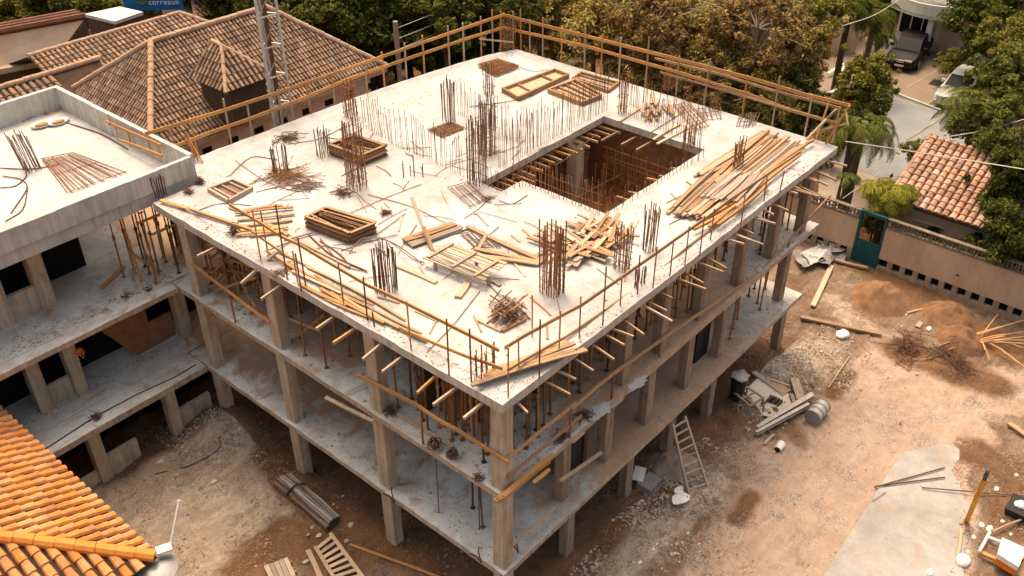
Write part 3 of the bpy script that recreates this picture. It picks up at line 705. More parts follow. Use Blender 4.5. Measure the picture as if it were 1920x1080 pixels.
# heaps of loose rods
def rodheap(px, py, rx, ry, n, label, L=(.4, 1.1), mat='rust', hh=.25, name='rod_heap', cat='rod heap', z=ZT, r=.012):
    B = at(px, py, z); t = thing(name, B, label, cat)
    for i in range(n):
        a = R.uniform(0, math.pi); l = R.uniform(*L)/2; k = R.random()
        p = B+V((R.gauss(0, rx*.5), R.gauss(0, ry*.5), .02+hh*k*R.random()))
        dv = V((math.cos(a)*l, math.sin(a)*l, jit(.12)*hh))
        p1, p2 = p-dv, p+dv; p1.z = max(p1.z, z+.01); p2.z = max(p2.z, z+.01)
        MB().tube([p1, (p1+p2)/2+V((jit(.05), jit(.05), R.random()*.04)), p2], r, 4).build('rod', mat, t)
rodheap(535, 333, .5, .6, 60, 'heap of loose brown rods round the foot of a rebar column', (.7, 1.6), 'rust', .3)
rodheap(575, 348, .5, .35, 30, 'low spread of short rods trailing off the rod heap', (.4, 1.0), 'rebar', .1)
rodheap(642, 364, .25, .3, 36, 'small tangle of dark wire near the tall reddish rebar column', (.3, .6), 'rust_dark', .25, 'wire_tangle', 'wire tangle')
rodheap(722, 400, .18, .16, 24, 'tiny tangle of wire right of the stacked formwork frames', (.2, .4), 'rust_dark', .12, 'wire_tangle', 'wire tangle')
rodheap(537, 262, .5, .25, 34, 'dark heap of rods at the slab edge below the lattice mast', (.4, 1.0), 'rust_dark', .2)
rodheap(440, 440, .15, .15, 40, 'standing tangle of dark wire in the left corner of the slab', (.2, .4), 'rust_dark', .6, 'wire_tangle', 'wire tangle')
rodheap(525, 512, .5, .2, 34, 'flat tangle of grey wire on the left slab edge', (.2, .5), 'rebar', .1, 'wire_tangle', 'wire tangle')
rodheap(377, 345, .1, .1, 26, 'small dark wire coil beside the wing parapet', (.15, .35), 'rust_dark', .4, 'wire_tangle', 'wire tangle')
rodheap(354, 362, .14, .14, 26, 'smallest wire coil in the left tip of the slab', (.15, .3), 'rust_dark', .18, 'wire_tangle', 'wire tangle')
rodheap(1075, 118, .35, .2, 26, 'grey wire scraps at the far right slab edge by the trays', (.2, .5), 'rebar', .1, 'wire_tangle', 'wire tangle')
rodheap(915, 375, .2, .2, 24, 'wire scraps beside the light rebar mat', (.15, .35), 'rebar', .1, 'wire_tangle', 'wire tangle')
# log bundle near the front corner
t = thing('stick_bundle', at(945, 598, ZT), 'bundle of short dark sticks on an angled board near the front corner', 'stick bundle')
for i in range(60):
    a = R.choice((0.1, 1.45))+jit(.25); p = at(950, 594, ZT)+V((R.gauss(0, .2), R.gauss(0, .2), .05+R.random()*.42)); dv = V((math.cos(a), math.sin(a), jit(.2)))*R.uniform(.25, .42)
    p1, p2 = p-dv, p+dv; p1.z = max(p1.z, ZT+.02); p2.z = max(p2.z, ZT+.02)
    MB().tube([p1, p2], .022, 5).build('stick', R.choice(('wood_old', 'wood_grey', 'rust_dark')), t)
stick('board', at(897, 600, ZT+.04), at(940, 620, ZT+.04), .12, .07, 'wood_pale', t); stick('board', at(940, 620, ZT+.05), at(985, 597, ZT+.05), .12, .07, 'wood_old', t)
# ================================================================== FORMWORK STACKS AND TRAYS
def frame_stack(quad, n, hz, label, group, mats=('wood_old', 'wood_old', 'rust_dark', 'wood_old'), z=ZT, cross=1, deck=None):
    zt = z+n*hz; c = [at(x, y, zt) for x, y in quad]; ctr = sum(c, V())/4
    for k in range(n):
        mb = MB(); o = V((jit(.05), jit(.05), -(n-k)*hz+hz/2)); rot = jit(.02)
        M = Matrix.Rotation(rot, 3, 'Z'); q = [ctr+M@(p-ctr)+o for p in c]
        for i in range(4): mb.beam(q[i], q[(i+1) % 4]+V((0, 0, jit(.008))), R.uniform(.07, .12), hz*R.uniform(.6, .85))
        for i in range(cross):
            u = (i+1)/(cross+1)+jit(.2); mb.beam(q[0].lerp(q[1], u)+V((0, 0, .004)), q[3].lerp(q[2], u+jit(.3))+V((0, 0, .004)), .05, hz*.5)
        if deck and k == n-1: mb.poly([p+V((0, 0, -.01)) for p in q])
        top = k == n-1
        tag(mb.build('formwork', R.choice(mats) if not top else 'wood_old'), ('paler topmost square of ' if top else 'weathered timber square within ')+label, 'formwork', None if top else group)
frame_stack([(572, 404), (610, 386), (702, 415), (655, 434)], 9, .05, 'the oblong formwork stack, middle left of the slab', 'timbers of the oblong formwork stack', cross=2)
frame_stack([(617, 268), (665, 251), (722, 270), (678, 289)], 9, .05, 'the square formwork stack behind the tall reddish rebar column', 'timbers of the square formwork stack', cross=1)
def tray(quad, h, label, slats=4, mat='wood_old', inner='wood_pale', z=ZT, rim=.09, name='formwork_tray'):
    c = [at(x, y, z+h) for x, y in quad]; t = thing(name, (c[0]+c[2])/2-V((0, 0, h)), label, 'formwork tray')
    for i in range(4):
        a, b_ = c[i]-V((0, 0, h/2)), c[(i+1) % 4]-V((0, 0, h/2)); MB().beam(a, b_, rim, h).build('rim', mat, t)
    if inner:
        mb = MB(); mb.poly([p-V((0, 0, h*.7)) for p in c]); mb.build('base', inner, t)
    for i in range(slats):
        u = (i+.6)/(slats+.2); MB().beam(c[0].lerp(c[1], u)-V((0, 0, h*.45)), c[3].lerp(c[2], u)-V((0, 0, h*.45)), .07, h*.4).build('slat', mat, t)
tray([(390, 352), (437, 335), (472, 350), (428, 374)], .16, 'brown timber shutter tray near the wing parapet', 3, 'wood_grey', 'wood_old')
tray([(942, 164), (1040, 128), (1066, 138), (972, 181)], .2, 'long narrow formwork tray, leftmost of the three by the far railing', 2, 'wood_old', 'wood_pale')
tray([(1028, 166), (1078, 148), (1128, 176), (1092, 190)], .2, 'slatted formwork tray nearest the opening, beside the long narrow tray', 4, 'wood_old', 'wood_pale')
tray([(1074, 145), (1090, 134), (1160, 153), (1140, 168)], .16, 'formwork tray closest to the far right railing', 2, 'wood_old', 'wood_grey')
for k, (q, m_) in enumerate((([(897, 124), (935, 114), (972, 126), (930, 143)], 'rust'),)):
    mat_grid(q, 18, 8, 'stacked rusty mesh near the far corner of the slab', 'mesh_stack', ZT+.04, 'rust', 'mesh stack', 4)
# tilted slatted panel on trestle
t = thing('slatted_panel', at(870, 500, ZT), 'tilted pale slatted timber panel propped up in the middle of the slab', 'timber panel')
q = [at(795, 483, ZT+.28), (at(842, 457, ZT+.42)), at(946, 498, ZT+.42), at(903, 527, ZT+.28)]
for i in range(7):
    u = i/6; stick('slat', q[0].lerp(q[1], u)+V((jit(.08), jit(.08), .03)), q[3].lerp(q[2], u)+V((jit(.12), jit(.12), .03)), .13, .03, R.choice(('wood_pale', 'wood_pale', 'wood_grey')), t)
for u in (.08, .5, .88):
    stick('batten', q[0].lerp(q[3], u)+V((0, 0, .075)), q[1].lerp(q[2], u)+V((0, 0, .075)), .09, .06, 'wood_pale', t)
for a, b_ in ((q[0].lerp(q[3], .2), 0), (q[3].lerp(q[2], .3), 0), (q[1].lerp(q[2], .5), 0)): stick('leg', V((a.x, a.y, ZT)), V((a.x, a.y, a.z)), .08, .08, 'wood_grey', t, (1, 0, 0))
# ================================================================== PLANKS
def plank(pa, pb, label, group, mat='wood_pale', w=.14, h=.045, za=ZT+.04, zb=None, bend=.03, name='plank', cat='plank'):
    o = stick(name, at(*pa, za), at(*pb, za if zb is None else zb), w, h, mat, bend=bend)
    return tag(o, label, cat, group)
def pile(quad, n, label, group, layers=3, mats=('wood_pale', 'wood_old', 'wood_new', 'wood_old', 'wood_grey'), z=ZT, w=(.05, .13), skew=.06, ends=(.3, .7), lz=.05, name='plank'):
    c = [at(x, y, z) for x, y in quad]   # near-left, near-right, far-right, far-left
    for i in range(n):
        l = i*layers//n; sh = .16*l/layers
        u = R.uniform(sh, 1-sh); v0, v1 = R.uniform(0, ends[0]), R.uniform(ends[1], 1)
        u2 = min(1, max(0, u+jit(skew)))
        a = c[0].lerp(c[1], u).lerp(c[3].lerp(c[2], u), v0); b_ = c[0].lerp(c[1], u2).lerp(c[3].lerp(c[2], u2), v1)
        zz = .03+l*lz+R.random()*.012
        o = stick(name, a+V((0, 0, zz)), b_+V((0, 0, zz+jit(.02))), R.uniform(*w), .045, R.choice(mats), bend=.05)
        tag(o, label, 'plank', group)
pile([(1242, 405), (1322, 422), (1420, 345), (1330, 318)], 48, 'long board in the near half of the timber pile along the right slab edge', 'boards of the long timber pile, near half', 4, ends=(.15, .85))
pile([(1312, 352), (1400, 360), (1520, 268), (1432, 248)], 54, 'long board in the far half of the timber pile along the right slab edge', 'boards of the long timber pile, far half', 4, ends=(.2, .8))
pile([(1300, 332), (1318, 340), (1455, 258), (1430, 248)], 12, 'board in the narrow bundle on the opening side of the long timber pile', 'boards of the narrow bundle by the opening', 3, ('wood_pale', 'wood_new'), ends=(.1, .9))
pile([(1312, 372), (1385, 398), (1445, 330), (1385, 318)], 20, 'weathered grey board laid over the middle of the long timber pile', 'grey boards over the timber pile', 2, ('wood_grey',), z=ZT+.2, ends=(.2, .8))
for a, b_ in (((1330, 425), (1500, 290)), ((1345, 422), (1440, 345)), ((1300, 430), (1400, 370)), ((1330, 405), (1470, 312)), ((1420, 340), (1525, 262))):
    plank(a, b_, 'long orange pole lying along the outer side of the timber pile', 'poles beside the timber pile', 'wood_orange', .09, .09, ZT+.2, bend=.1)
def field(quad, n, label, group, L=(.8, 1.7), mats=('wood_old', 'wood_pale', 'wood_old', 'wood_grey'), angs=(0.15, 1.5), z=ZT, w=(.09, .15), lift=.22):
    c = [at(x, y, z) for x, y in quad]
    for i in range(n):
        u, v = R.random(), R.random(); p = c[0].lerp(c[1], u).lerp(c[3].lerp(c[2], u), v)
        a = R.choice(angs)+jit(.28); l = R.uniform(*L)/2; dv = V((math.cos(a)*l, math.sin(a)*l, jit(.05)))
        zz = z+.06+lift*i/n
        o = stick('plank', V((p.x, p.y, zz))-dv, V((p.x, p.y, zz))+dv, R.uniform(*w), .035, R.choice(mats), bend=.02)
        tag(o, label, 'plank', group)
field([(1005, 462), (1085, 492), (1130, 478), (1070, 440)], 44, 'short board in the heap behind the big reddish rebar column', 'short boards, left part of the plank heap', (.7, 1.5))
field([(1080, 440), (1140, 478), (1190, 440), (1115, 424)], 44, 'short board in the heap between the big and the narrow reddish rebar columns', 'short boards, right part of the plank heap', (.7, 1.5))
for a, b_ in (((876, 424), (1020, 490)), ((890, 466), (1015, 492)), ((900, 480), (1010, 495))):
    plank(a, b_, 'long plank running from the slatted panel to the big reddish rebar column', 'planks left of the big rebar column', 'wood_new', .15, .05, ZT+.08)
plank((745, 498), (818, 530), 'pale plank lying alone right of the ragged dark rebar column', None, 'wood_pale', .16, .06)
plank((858, 558), (878, 528), 'short split log under the near side of the slatted panel', None, 'wood_pale', .2, .1)
plank((900, 515), (938, 535), 'short board sticking out from under the right end of the slatted panel', None, 'wood_grey', .12, .05)
plank((895, 470), (912, 440), 'short board standing out of the small grey mat of rods', None, 'wood_pale', .1, .05, ZT+.05, ZT+.35)
o = stick('plank', at(808, 465, ZT+.03), at(772, 370, ZT+.9), .1, .05, 'wood_pale'); tag(o, 'tilted plank rising steeply behind the slatted panel', 'plank')
o = stick('plank', at(812, 470, ZT+.03), at(795, 425, ZT+.5), .1, .05, 'wood_old'); tag(o, 'short dark board leaning among the grey board bundle', 'plank')
for i in range(12):
    y0 = i*2.6; l = i//5
    plank((755+i % 5*4, 448+i % 5*3.4), (850+i % 5*5-jit(6), 418+i % 5*2.4), 'weathered grey board in the bundle behind the slatted panel', 'grey boards behind the slatted panel', R.choice(('wood_grey', 'wood_old')), .12, .04, ZT+.04+l*.05)
# left edge scatter
LE = 'orange board lying along the left slab edge behind the railing'
for a, b_ in (((505, 478), (700, 572)), ((520, 470), (735, 585)), ((560, 452), (655, 500)), ((540, 492), (690, 575)), ((575, 500), (760, 600)), ((590, 515), (790, 625)),
              ((600, 540), (720, 605)), ((620, 548), (800, 640)), ((610, 560), (700, 598)), ((640, 555), (750, 615)), ((548, 508), (640, 550)), ((560, 530), (650, 572))):
    plank(a, b_, LE, 'boards along the left slab edge', R.choice(('wood_new', 'wood_orange', 'wood_pale', 'wood_new')), R.uniform(.06, .12), .04, ZT+.04+R.random()*.06, bend=.08)
for a, b_ in (((440, 400), (550, 388)), ((445, 412), (552, 400)), ((438, 425), (548, 412)), ((450, 432), (540, 425)), ((455, 395), (530, 384)), ((442, 440), (530, 434)), ((430, 388), (540, 440)), ((300, 375), (470, 430))):
    plank(a, b_, 'orange board in the crossed pile in the left corner of the slab', 'boards of the crossed pile, left corner', R.choice(('wood_new', 'wood_orange', 'wood_old')), .12, .04, ZT+.05+R.random()*.08, bend=.06)
# front corner bundle
for i in range(13):
    u = i/12
    plank((884+u*32+jit(4), 722-u*26), (1090-u*30+jit(14), 655-u*14+jit(3)), 'orange board in the bundle laid across the front corner of the slab', 'boards of the front corner bundle', R.choice(('wood_new', 'wood_orange', 'wood_pale')), .11, .045, ZT+.05+R.random()*.16, bend=.06)
# trays and board piles on the far side of the opening
field([(1185, 205), (1220, 235), (1265, 215), (1225, 190)], 16, 'short brown board in the scatter beyond the opening', 'short boards beyond the opening', (.6, 1.3), angs=(.6,))
for a, b_ in (((1160, 228), (1205, 200)), ((1225, 262), (1275, 232)), ((1232, 270), (1290, 240))):
    plank(a, b_, 'pale board poking over the far edge of the opening', 'boards over the far edge of the opening', 'wood_pale', .1, .05, ZT+.05)
# broken slab of plaster and rubble on the wing
t = thing('cement_sack', at(85, 232, ZT), 'torn pale cement sack with brown inside lying on the wing roof', 'sack')
for dx, dy, m_ in ((0, 0, 'white_paint'), (.55, -.25, 'white_paint')):
    icos(at(78, 233, ZT+.08)+V((dx, dy, 0)), .38, 2, (1.15, .8, .25), .06).build('bag', m_, t, smooth=True)
    icos(at(78, 233, ZT+.14)+V((dx, dy, 0)), .22, 2, (1.2, .7, .3), .05).build('contents', 'wood_orange', t, smooth=True)
mb = MB()
for i in range(260):
    k = R.random(); p = at(30+k*95+jit(12), 222-k*28+jit(7), ZT+.02); q = icos(p, R.uniform(.02, .07), 0, (1, 1, .7)); n = len(mb.v); mb.v += q.v; mb.f += [tuple(n+i for i in f) for f in q.f]
tag(mb.build('rubble', 'gravel_mat'), 'crumbled rubble in the back corner of the wing roof', 'rubble', kind='stuff')
def scatter(name, mat, n, fn, size, label, cat='rubble'):
    mb = MB()
    for i in range(n):
        p = fn()
        if p is None: continue
        q = icos(p, R.uniform(*size)*(1 if R.random() < .9 else 1.8), 0, (1, 1, .6)); k = len(mb.v); mb.v += q.v; mb.f += [tuple(k+i for i in f) for f in q.f]
    return tag(mb.build(name, mat), label, cat, kind='stuff')
def edge_dust():
    s = R.random(); e = abs(R.gauss(0, .35))
    if s < .4: return V((e+.06, R.uniform(.2, 15), ZT+.01))
    if s < .7: return V((R.uniform(.2, 18), e+.06, ZT+.01))
    if s < .85: return V((R.uniform(2, 18.6), SL-.1-e, ZT+.01))
    p = V((R.uniform(.6, 18), R.uniform(.6, 15), ZT+.01)); return None if hole(p.x, p.y) else p
for i in range(60):
    p = at(R.uniform(420, 1420), R.uniform(240, 640), ZT)
    if hole(p.x, p.y) or not (1 < p.x < 18 and .8 < p.y < 14.8): continue
    a = R.choice((.1, 1.5, .8))+jit(.5); L = R.uniform(.3, 1.2); d = V((math.cos(a), math.sin(a), 0))*L/2
    if hole(p.x+d.x, p.y+d.y) or hole(p.x-d.x, p.y-d.y): continue
    tag(stick('batten', p-d+V((0, 0, .02)), p+d+V((0, 0, .025)), R.uniform(.035, .07), .025, R.choice(('wood_pale', 'wood_old', 'wood_new', 'wood_grey'))), 'thin loose batten dropped on the white roof slab', 'batten', 'loose battens on the roof slab')
scatter('rubble', 'floor_crumb', 1300, edge_dust, (.010, .028), 'brown rubble crumbs along the edges of the roof slab')
# ================================================================== TIMBER RAILINGS OF THE ROOF SLAB
def rail_poly(pts, fn, c, w, h, mat, parent, name='rail', bend=.02):
    P = [fn(x, y, c) for x, y in pts]
    for a, b_ in zip(P, P[1:]):
        d = (b_-a).normalized()*.06; stick(name, a-d, b_+d, w, h, mat, parent, bend=bend)
    return P
YB = [(275, 17.62), (475, 17.5), (680, 17.28), (760, 17.1), (860, 16.7), (920, 16.3), (965, 15.88)]
def yb(px):
    for (a, b_), (c_, d_) in zip(YB, YB[1:]):
        if px <= c_: return b_+(d_-b_)*(px-a)/(c_-a)
    return YB[-1][1]
def bk(x, y, c): return aty(x, y, yb(x)+c)
rl = thing('timber_railing', (8, 17.4, ZT), 'orange timber railing along the far left slab edge, before the old tiled roof', 'railing')
rail_poly([(275, 250), (350, 228), (420, 207), (530, 171), (640, 133), (720, 105), (800, 77), (870, 53), (920, 36), (944, 28)], bk, 0, .035, .13, 'wood_orange', rl, bend=.01)
rail_poly([(320, 278), (390, 250), (460, 226), (560, 188), (655, 148), (730, 122), (800, 98), (870, 74), (920, 59), (944, 52)], bk, 0, .035, .13, 'wood_orange', rl, bend=.01)
rail_poly([(901, 73), (960, 79)], bk, -.2, .03, .06, 'wood_pale', rl)
for bx, ty in ((318, 236), (357, 222), (418, 185), (462, 190), (520, 168), (575, 158), (622, 138), (684, 118), (716, 97), (758, 80), (792, 66), (840, 48), (868, 43), (901, 31), (923, 18), (938, 22)):
    T = bk(bx, ty, .05); stick('post', V((T.x, T.y, ZT-.25)), V((T.x+jit(.05), T.y, T.z)), .06, .05, R.choice(('wood_new', 'wood_orange', 'wood_pale')), rl, (0, 1, 0))
for a, b_ in (((345, 252), (372, 302)), ((355, 262), (380, 305)), ((352, 255), (366, 304))):
    stick('brace', bk(*a, -.1), at(*b_, ZT+.02), .05, .05, 'wood_orange', rl)
XB = SW+.12
rl = thing('timber_railing', (XB, 8, ZT), 'double orange timber railing along the far right slab edge, before the brown trees', 'railing')
rail_poly([(944, 28), (1100, 68), (1243, 104), (1400, 145), (1510, 178), (1592, 198)], atx, XB, .035, .14, 'wood_orange', rl)
rail_poly([(944, 52), (1100, 87), (1280, 138), (1400, 176), (1480, 206), (1570, 232)], atx, XB, .035, .13, 'wood_orange', rl)
rail_poly([(1230, 110), (1360, 142), (1450, 170), (1575, 203)], atx, XB+.12, .035, .1, 'wood_new', rl)
rail_poly([(1240, 136), (1400, 182), (1560, 228)], atx, XB-.12, .035, .08, 'wood_new', rl)
for bx, ty in ((962, 22), (977, 18), (994, 37), (1019, 33), (1054, 52), (1099, 52), (1131, 64), (1218, 70), (1165, 70), (1275, 105), (1330, 110), (1403, 142), (1463, 143), (1522, 180)):
    T = atx(bx, ty, XB+.05); stick('post', V((T.x, T.y, ZT-.25)), V((T.x, T.y+jit(.05), T.z)), .055, .05, R.choice(('wood_new', 'wood_orange', 'wood_pale')), rl, (1, 0, 0))
rl = thing('railing_bracket', at(1560, 262, ZT), 'knot of orange braces carrying the railing out past the right corner of the slab', 'railing bracket')
A = atx(1575, 200, XB); 
for a, b_ in (((1575, 200), (1560, 268)), ((1592, 198), (1548, 270)), ((1570, 232), (1515, 262)), ((1585, 205), (1590, 235)), ((1555, 190), (1530, 262)), ((1570, 205), (1540, 230)), ((1590, 232), (1520, 250)), ((1580, 215), (1556, 268))):
    stick('brace', atx(*a, XB-.02+jit(.2)), atx(*b_, XB-.25+jit(.15)), .06, .06, R.choice(('wood_orange', 'wood_new')), rl)
stick('pole', atx(1568, 205, XB+.05), at(1512, 262, ZT+.35), .1, .1, 'wood_pale', rl, round_=True)
# wing barrier
rl = thing('timber_barrier', at(260, 275, ZT), 'orange two-rail timber barrier leaning inside the wing parapet', 'railing')
XW = WX-.12
rail_poly([(200, 228), (300, 272)], atx, XW, .04, .1, 'wood_orange', rl); rail_poly([(222, 262), (303, 292)], atx, XW-.2, .04, .1, 'wood_orange', rl)
for a, b_ in (((205, 228), (203, 236)), ((216, 236), (222, 262)), ((278, 262), (282, 288)), ((298, 272), (301, 293)), ((240, 245), (246, 275))):
    stick('post', atx(*a, XW), atx(*b_, XW-.1), .05, .05, 'wood_orange', rl)
# left (near) railing: rebar posts with two long rails
rl = thing('timber_railing', at(690, 590, ZT), 'near left railing of rebar posts and two long orange boards on the roof slab', 'railing')
for (bx, by, ty) in ((489, 487, 392), (502, 473, 395), (539, 524, 384), (574, 540, 446), (645, 574, 491), (689, 600, 519), (702, 612, 585), (771, 656, 564), (842, 703, 598), (884, 722, 616), (927, 688, 640), (558, 528, 470), (565, 545, 475)):
    B = at(bx, by, ZT); H = topz(B, ty); MB().tube([B-V((0, 0, .02)), V((B.x+jit(.02), B.y+jit(.03), H))], .024, 6).build('post', R.choice(('rust', 'wood_orange', 'rust')), rl)
rail_poly([(432, 385), (522, 440), (560, 458), (690, 535), (840, 608), (932, 655)], atx, .42, .04, .1, 'wood_orange', rl)
rail_poly([(503, 473), (640, 562), (765, 622), (880, 670), (938, 690)], atx, .5, .04, .09, 'wood_orange', rl)
rail_poly([(300, 372), (470, 432), (525, 470)], atx, .5, .04, .08, 'wood_new', rl)
stick('brace', at(522, 470, ZT+.3), atx(453, 531, -.35), .13, .07, 'wood_pale', rl)
rl = thing('timber_railing', at(1130, 600, ZT), 'near right railing of rebar posts and two long orange boards on the roof slab', 'railing')
for (bx, by, ty) in ((998, 632, 553), (953, 745, 650), (973, 702, 630), (1011, 708, 600), (1048, 664, 583), (1086, 634, 555), (1130, 610, 500), (1163, 573, 520), (1195, 552, 478), (1224, 540, 462), (1256, 517, 455), (1284, 496, 425), (1312, 478, 405), (1332, 450, 390), (1388, 428, 365), (1432, 376, 330), (1462, 360, 320)):
    B = at(bx, by, ZT); H = topz(B, ty); MB().tube([B-V((0, 0, .02)), V((B.x+jit(.03), B.y+jit(.02), H))], .023, 6).build('post', R.choice(('rust', 'rust', 'wood_orange')), rl)
rail_poly([(950, 650), (1010, 615), (1090, 572), (1290, 432), (1372, 372), (1500, 285)], aty, .42, .04, .11, 'wood_new', rl)
rail_poly([(955, 692), (1060, 632), (1220, 522), (1290, 462), (1375, 398)], aty, .46, .04, .09, 'wood_new', rl)
# ================================================================== FLOOR-EDGE RAILS BELOW
def edge_rail(label, segs, fn, c, mat='wood_new', w=.05, h=.11, posts=(), cat='railing'):
    rl = thing('edge_rail', fn(*segs[0][0], c), label, cat)
    for s in segs: rail_poly(s, fn, c, w, h, mat, rl, bend=.04)
    for (x, y), zb in posts:
        T = fn(x, y, c); stick('post', V((T.x, T.y, zb)), V((T.x, T.y, T.z+.05)), .05, .05, 'rust', rl, (1, 0, 0))
    return rl
edge_rail('long sagging timber rail along the right side of the middle floor', [[(1075, 764), (1165, 690), (1290, 602), (1425, 512), (1490, 440), (1556, 368)]], aty, .12, posts=[((1240, 640), Z2), ((1480, 452), Z2), ((1150, 702), Z2)])
edge_rail('upper of two short timber rails at the front corner of the middle floor', [[(950, 862), (1078, 758)]], aty, .06, posts=[((1070, 765), Z2)])
edge_rail('lower of two short timber rails at the front corner of the middle floor', [[(955, 892), (1088, 782)]], aty, .06)
edge_rail('orange timber rail across the front left bay of the middle floor', [[(668, 703), (788, 763), (850, 802), (950, 866)]], atx, .02, 'wood_orange', posts=[((788, 765), Z2)])
edge_rail('orange timber rail across the far left bay of the middle floor', [[(362, 497), (430, 548), (503, 602)]], atx, .02, 'wood_orange', posts=[((430, 550), Z2)])
for a, b_, l in (((962, 1020), (1042, 950), 'short board leaning across the front corner bay of the lower floor'), ((1050, 902), (1128, 848), 'pale board crossing the second right bay of the lower floor')):
    tag(stick('board', aty(*a, -.02), aty(*b_, .1), .1, .06, 'wood_pale'), l, 'plank')
for i in range(4):
    plank((928+i*5, 940-i*3), (1026+i*4, 864-i*4), 'board in the stack overhanging the front corner of the middle floor', 'boards overhanging the front corner', 'wood_orange', .14, .05, Z2+.05+i*.05)
for a, b_ in (((1000, 905), (1030, 880)), ((1010, 880), (1030, 866))): plank(a, b_, 'short board beside the front corner stack', 'short boards by the front corner stack', 'wood_orange', .1, .06, Z2+.05)
plank((610, 745), (700, 790), 'long board lying on the front left bay of the middle floor, inner end', None, 'wood_grey', .12, .05, Z2+.05)
plank((745, 775), (850, 838), 'long board lying on the front left bay of the middle floor, outer end', None, 'wood_pale', .12, .05, Z2+.05)
plank((190, 540), (232, 500), 'lone orange board lying on the wing ledge', None, 'wood_orange', .16, .06, Z2+.05)
plank((555, 630), (608, 590), 'orange board leaning among the props of the second left bay', None, 'wood_orange', .12, .06, Z2+.1, Z2+.8)
# joist ends poking out from under the roof slab
JR = 'pale joist end poking out from under the right edge of the roof slab'; GR = 'joist ends along the right slab edge'
x = .9
while x < 18.3:
    L = R.uniform(.3, 1.0)
    o = stick('joist', (x, .9, ZT-.36), (x-.06+jit(.28), -L, ZT-.42+jit(.12)), .045, .065, R.choice(('wood_pale', 'wood_new', 'wood_new'))); tag(o, JR, 'joist', GR)
    x += R.choice((.18, .2, .5, .62, .85, 1.0))
for y in (.75, 1.65, 2.5, 3.7, 4.6, 5.6, 6.5, 9.0, 12.2):
    o = stick('joist', (.9, y, ZT-.36), (-R.uniform(.45, .85), y-.05+jit(.15), ZT-.42), .06, .09, R.choice(('wood_pale', 'wood_orange'))); tag(o, 'orange joist end poking out from under the left edge of the roof slab', 'joist', 'joist ends along the left slab edge')
y = HY1
for i in range(17):
    x = HX0-.6+i*.41
    o = stick('joist', (x, y+.6, ZT-.36), (x+.12+jit(.1), y-R.uniform(.5, .95), ZT-.44), .055, .09, R.choice(('wood_new', 'wood_orange'))); tag(o, 'orange joist end jutting into the opening from its far left edge', 'joist', 'joist ends on the far left of the opening')
for i in range(12):
    x = HX0+.4+i*.5
    o = stick('joist', (x, HY0-.6, ZT-.40), (x+.1+jit(.1), HY0+R.uniform(.5, 1.0), ZT-.7+jit(.2)), .05, .08, R.choice(('wood_new', 'wood_orange'))); tag(o, 'orange joist end jutting into the opening from its right edge', 'joist', 'joist ends on the right of the opening')
for yy in (7.4, 6.6, 5.9):
    o = stick('joist', (HX1+.6, yy, ZT-.38), (HX1-R.uniform(.7, 1.3), yy+.2, ZT-.5), .06, .09, 'wood_new'); tag(o, 'orange joist end jutting into the opening from its far corner side', 'joist', 'joist ends on the far side of the opening')
# ================================================================== PROPS
def prop_mesh(z0, z1, mat, r=.034):
    mb = MB(); h = z1-z0
    mb.tube([(0, 0, 0), (0, 0, h*.55)], r, 8); mb.tube([(0, 0, h*.55), (0, 0, h)], r*.72, 8)
    mb.tube([(0, 0, h*.53), (0, 0, h*.58)], r*1.6, 8); mb.box(-.07, -.07, -.005, .07, .07, .012); mb.box(-.09, -.05, h-.012, .09, .05, h)
    mb.tube([(-.09, 0, h*.56), (.09, 0, h*.56)], .008, 4)
    o = mb.build('steel_prop', mat, None, V((0, 0, 0))); return o
PROTO = {}
def prop(x, y, z0, z1, mat, label, group, lean=.03):
    k = (z0, z1, mat)
    if k not in PROTO: o = PROTO[k] = prop_mesh(z0, z1, mat)
    else: o = PROTO[k].copy(); COL.objects.link(o)
    o.location = (x, y, z0+.006); o.rotation_euler = (jit(lean), jit(lean), R.uniform(0, 6)); o['label'] = label; o['category'] = 'prop'; o['group'] = group
ZU = ZT-.40
def props(n, x0, x1, y0, y1, z0, z1, mats, label, group, mind=.25):
    done = []
    for _ in range(n*12):
        if len(done) >= n: break
        x, y = R.uniform(x0, x1), R.uniform(y0, y1)
        if any(math.hypot(x-a, y-b_) < mind for a, b_ in done): continue
        if z0 == Z2 and hole2(x, y): continue
        if z1 > 8 and hole(x, y): continue
        done.append((x, y)); prop(x, y, z0, z1, R.choice(mats), label, group)
props(165, .8, 11.8, .7, 3.5, Z2, ZU, ('rust', 'rust_orange', 'wood_orange', 'rust_dark', 'wood_old'), 'rusty prop in the dense rows under the right edge of the roof slab', 'props under the right slab edge', .19)
props(36, 13.2, 18.2, .5, 3.2, Z2, ZU, ('rust_dark', 'rust'), 'dark prop on the pale far right bay of the middle floor', 'props in the far right bay, middle floor', .3)
props(26, 13.2, 17.8, .5, 2.6, Z1, Z2-.2, ('rust_dark', 'rust'), 'dark prop on the pale far right bay of the lower floor', 'props in the far right bay, lower floor', .4)
props(40, .5, 3.2, 10.2, 15.0, Z2, ZU, ('rust', 'rust_orange', 'wood_orange'), 'rusty prop crowded into the far left bay of the middle floor', 'props in the far left bay', .3)
props(10, .4, 2.6, 6.0, 9.3, Z2, ZU, ('rust', 'wood_orange'), 'rusty prop in the second left bay of the middle floor', 'props in the second left bay', .4)
props(34, .45, 2.8, .8, 4.8, Z2, ZU, ('rust', 'rust_orange', 'rust_dark'), 'rusty prop in the front left bay of the middle floor', 'props in the front left bay', .4)
props(46, 9.4, 15.2, 8.35, 9.1, Z2, ZU, ('rust_orange', 'wood_orange', 'rust'), 'rusty prop standing along the far left side of the opening', 'props inside the opening', .14)
props(14, 14.8, 15.1, 5.4, 8.2, Z2, ZU, ('rust', 'rust_dark'), 'dark prop beside the mesh wall inside the opening', 'props by the mesh wall', .14)
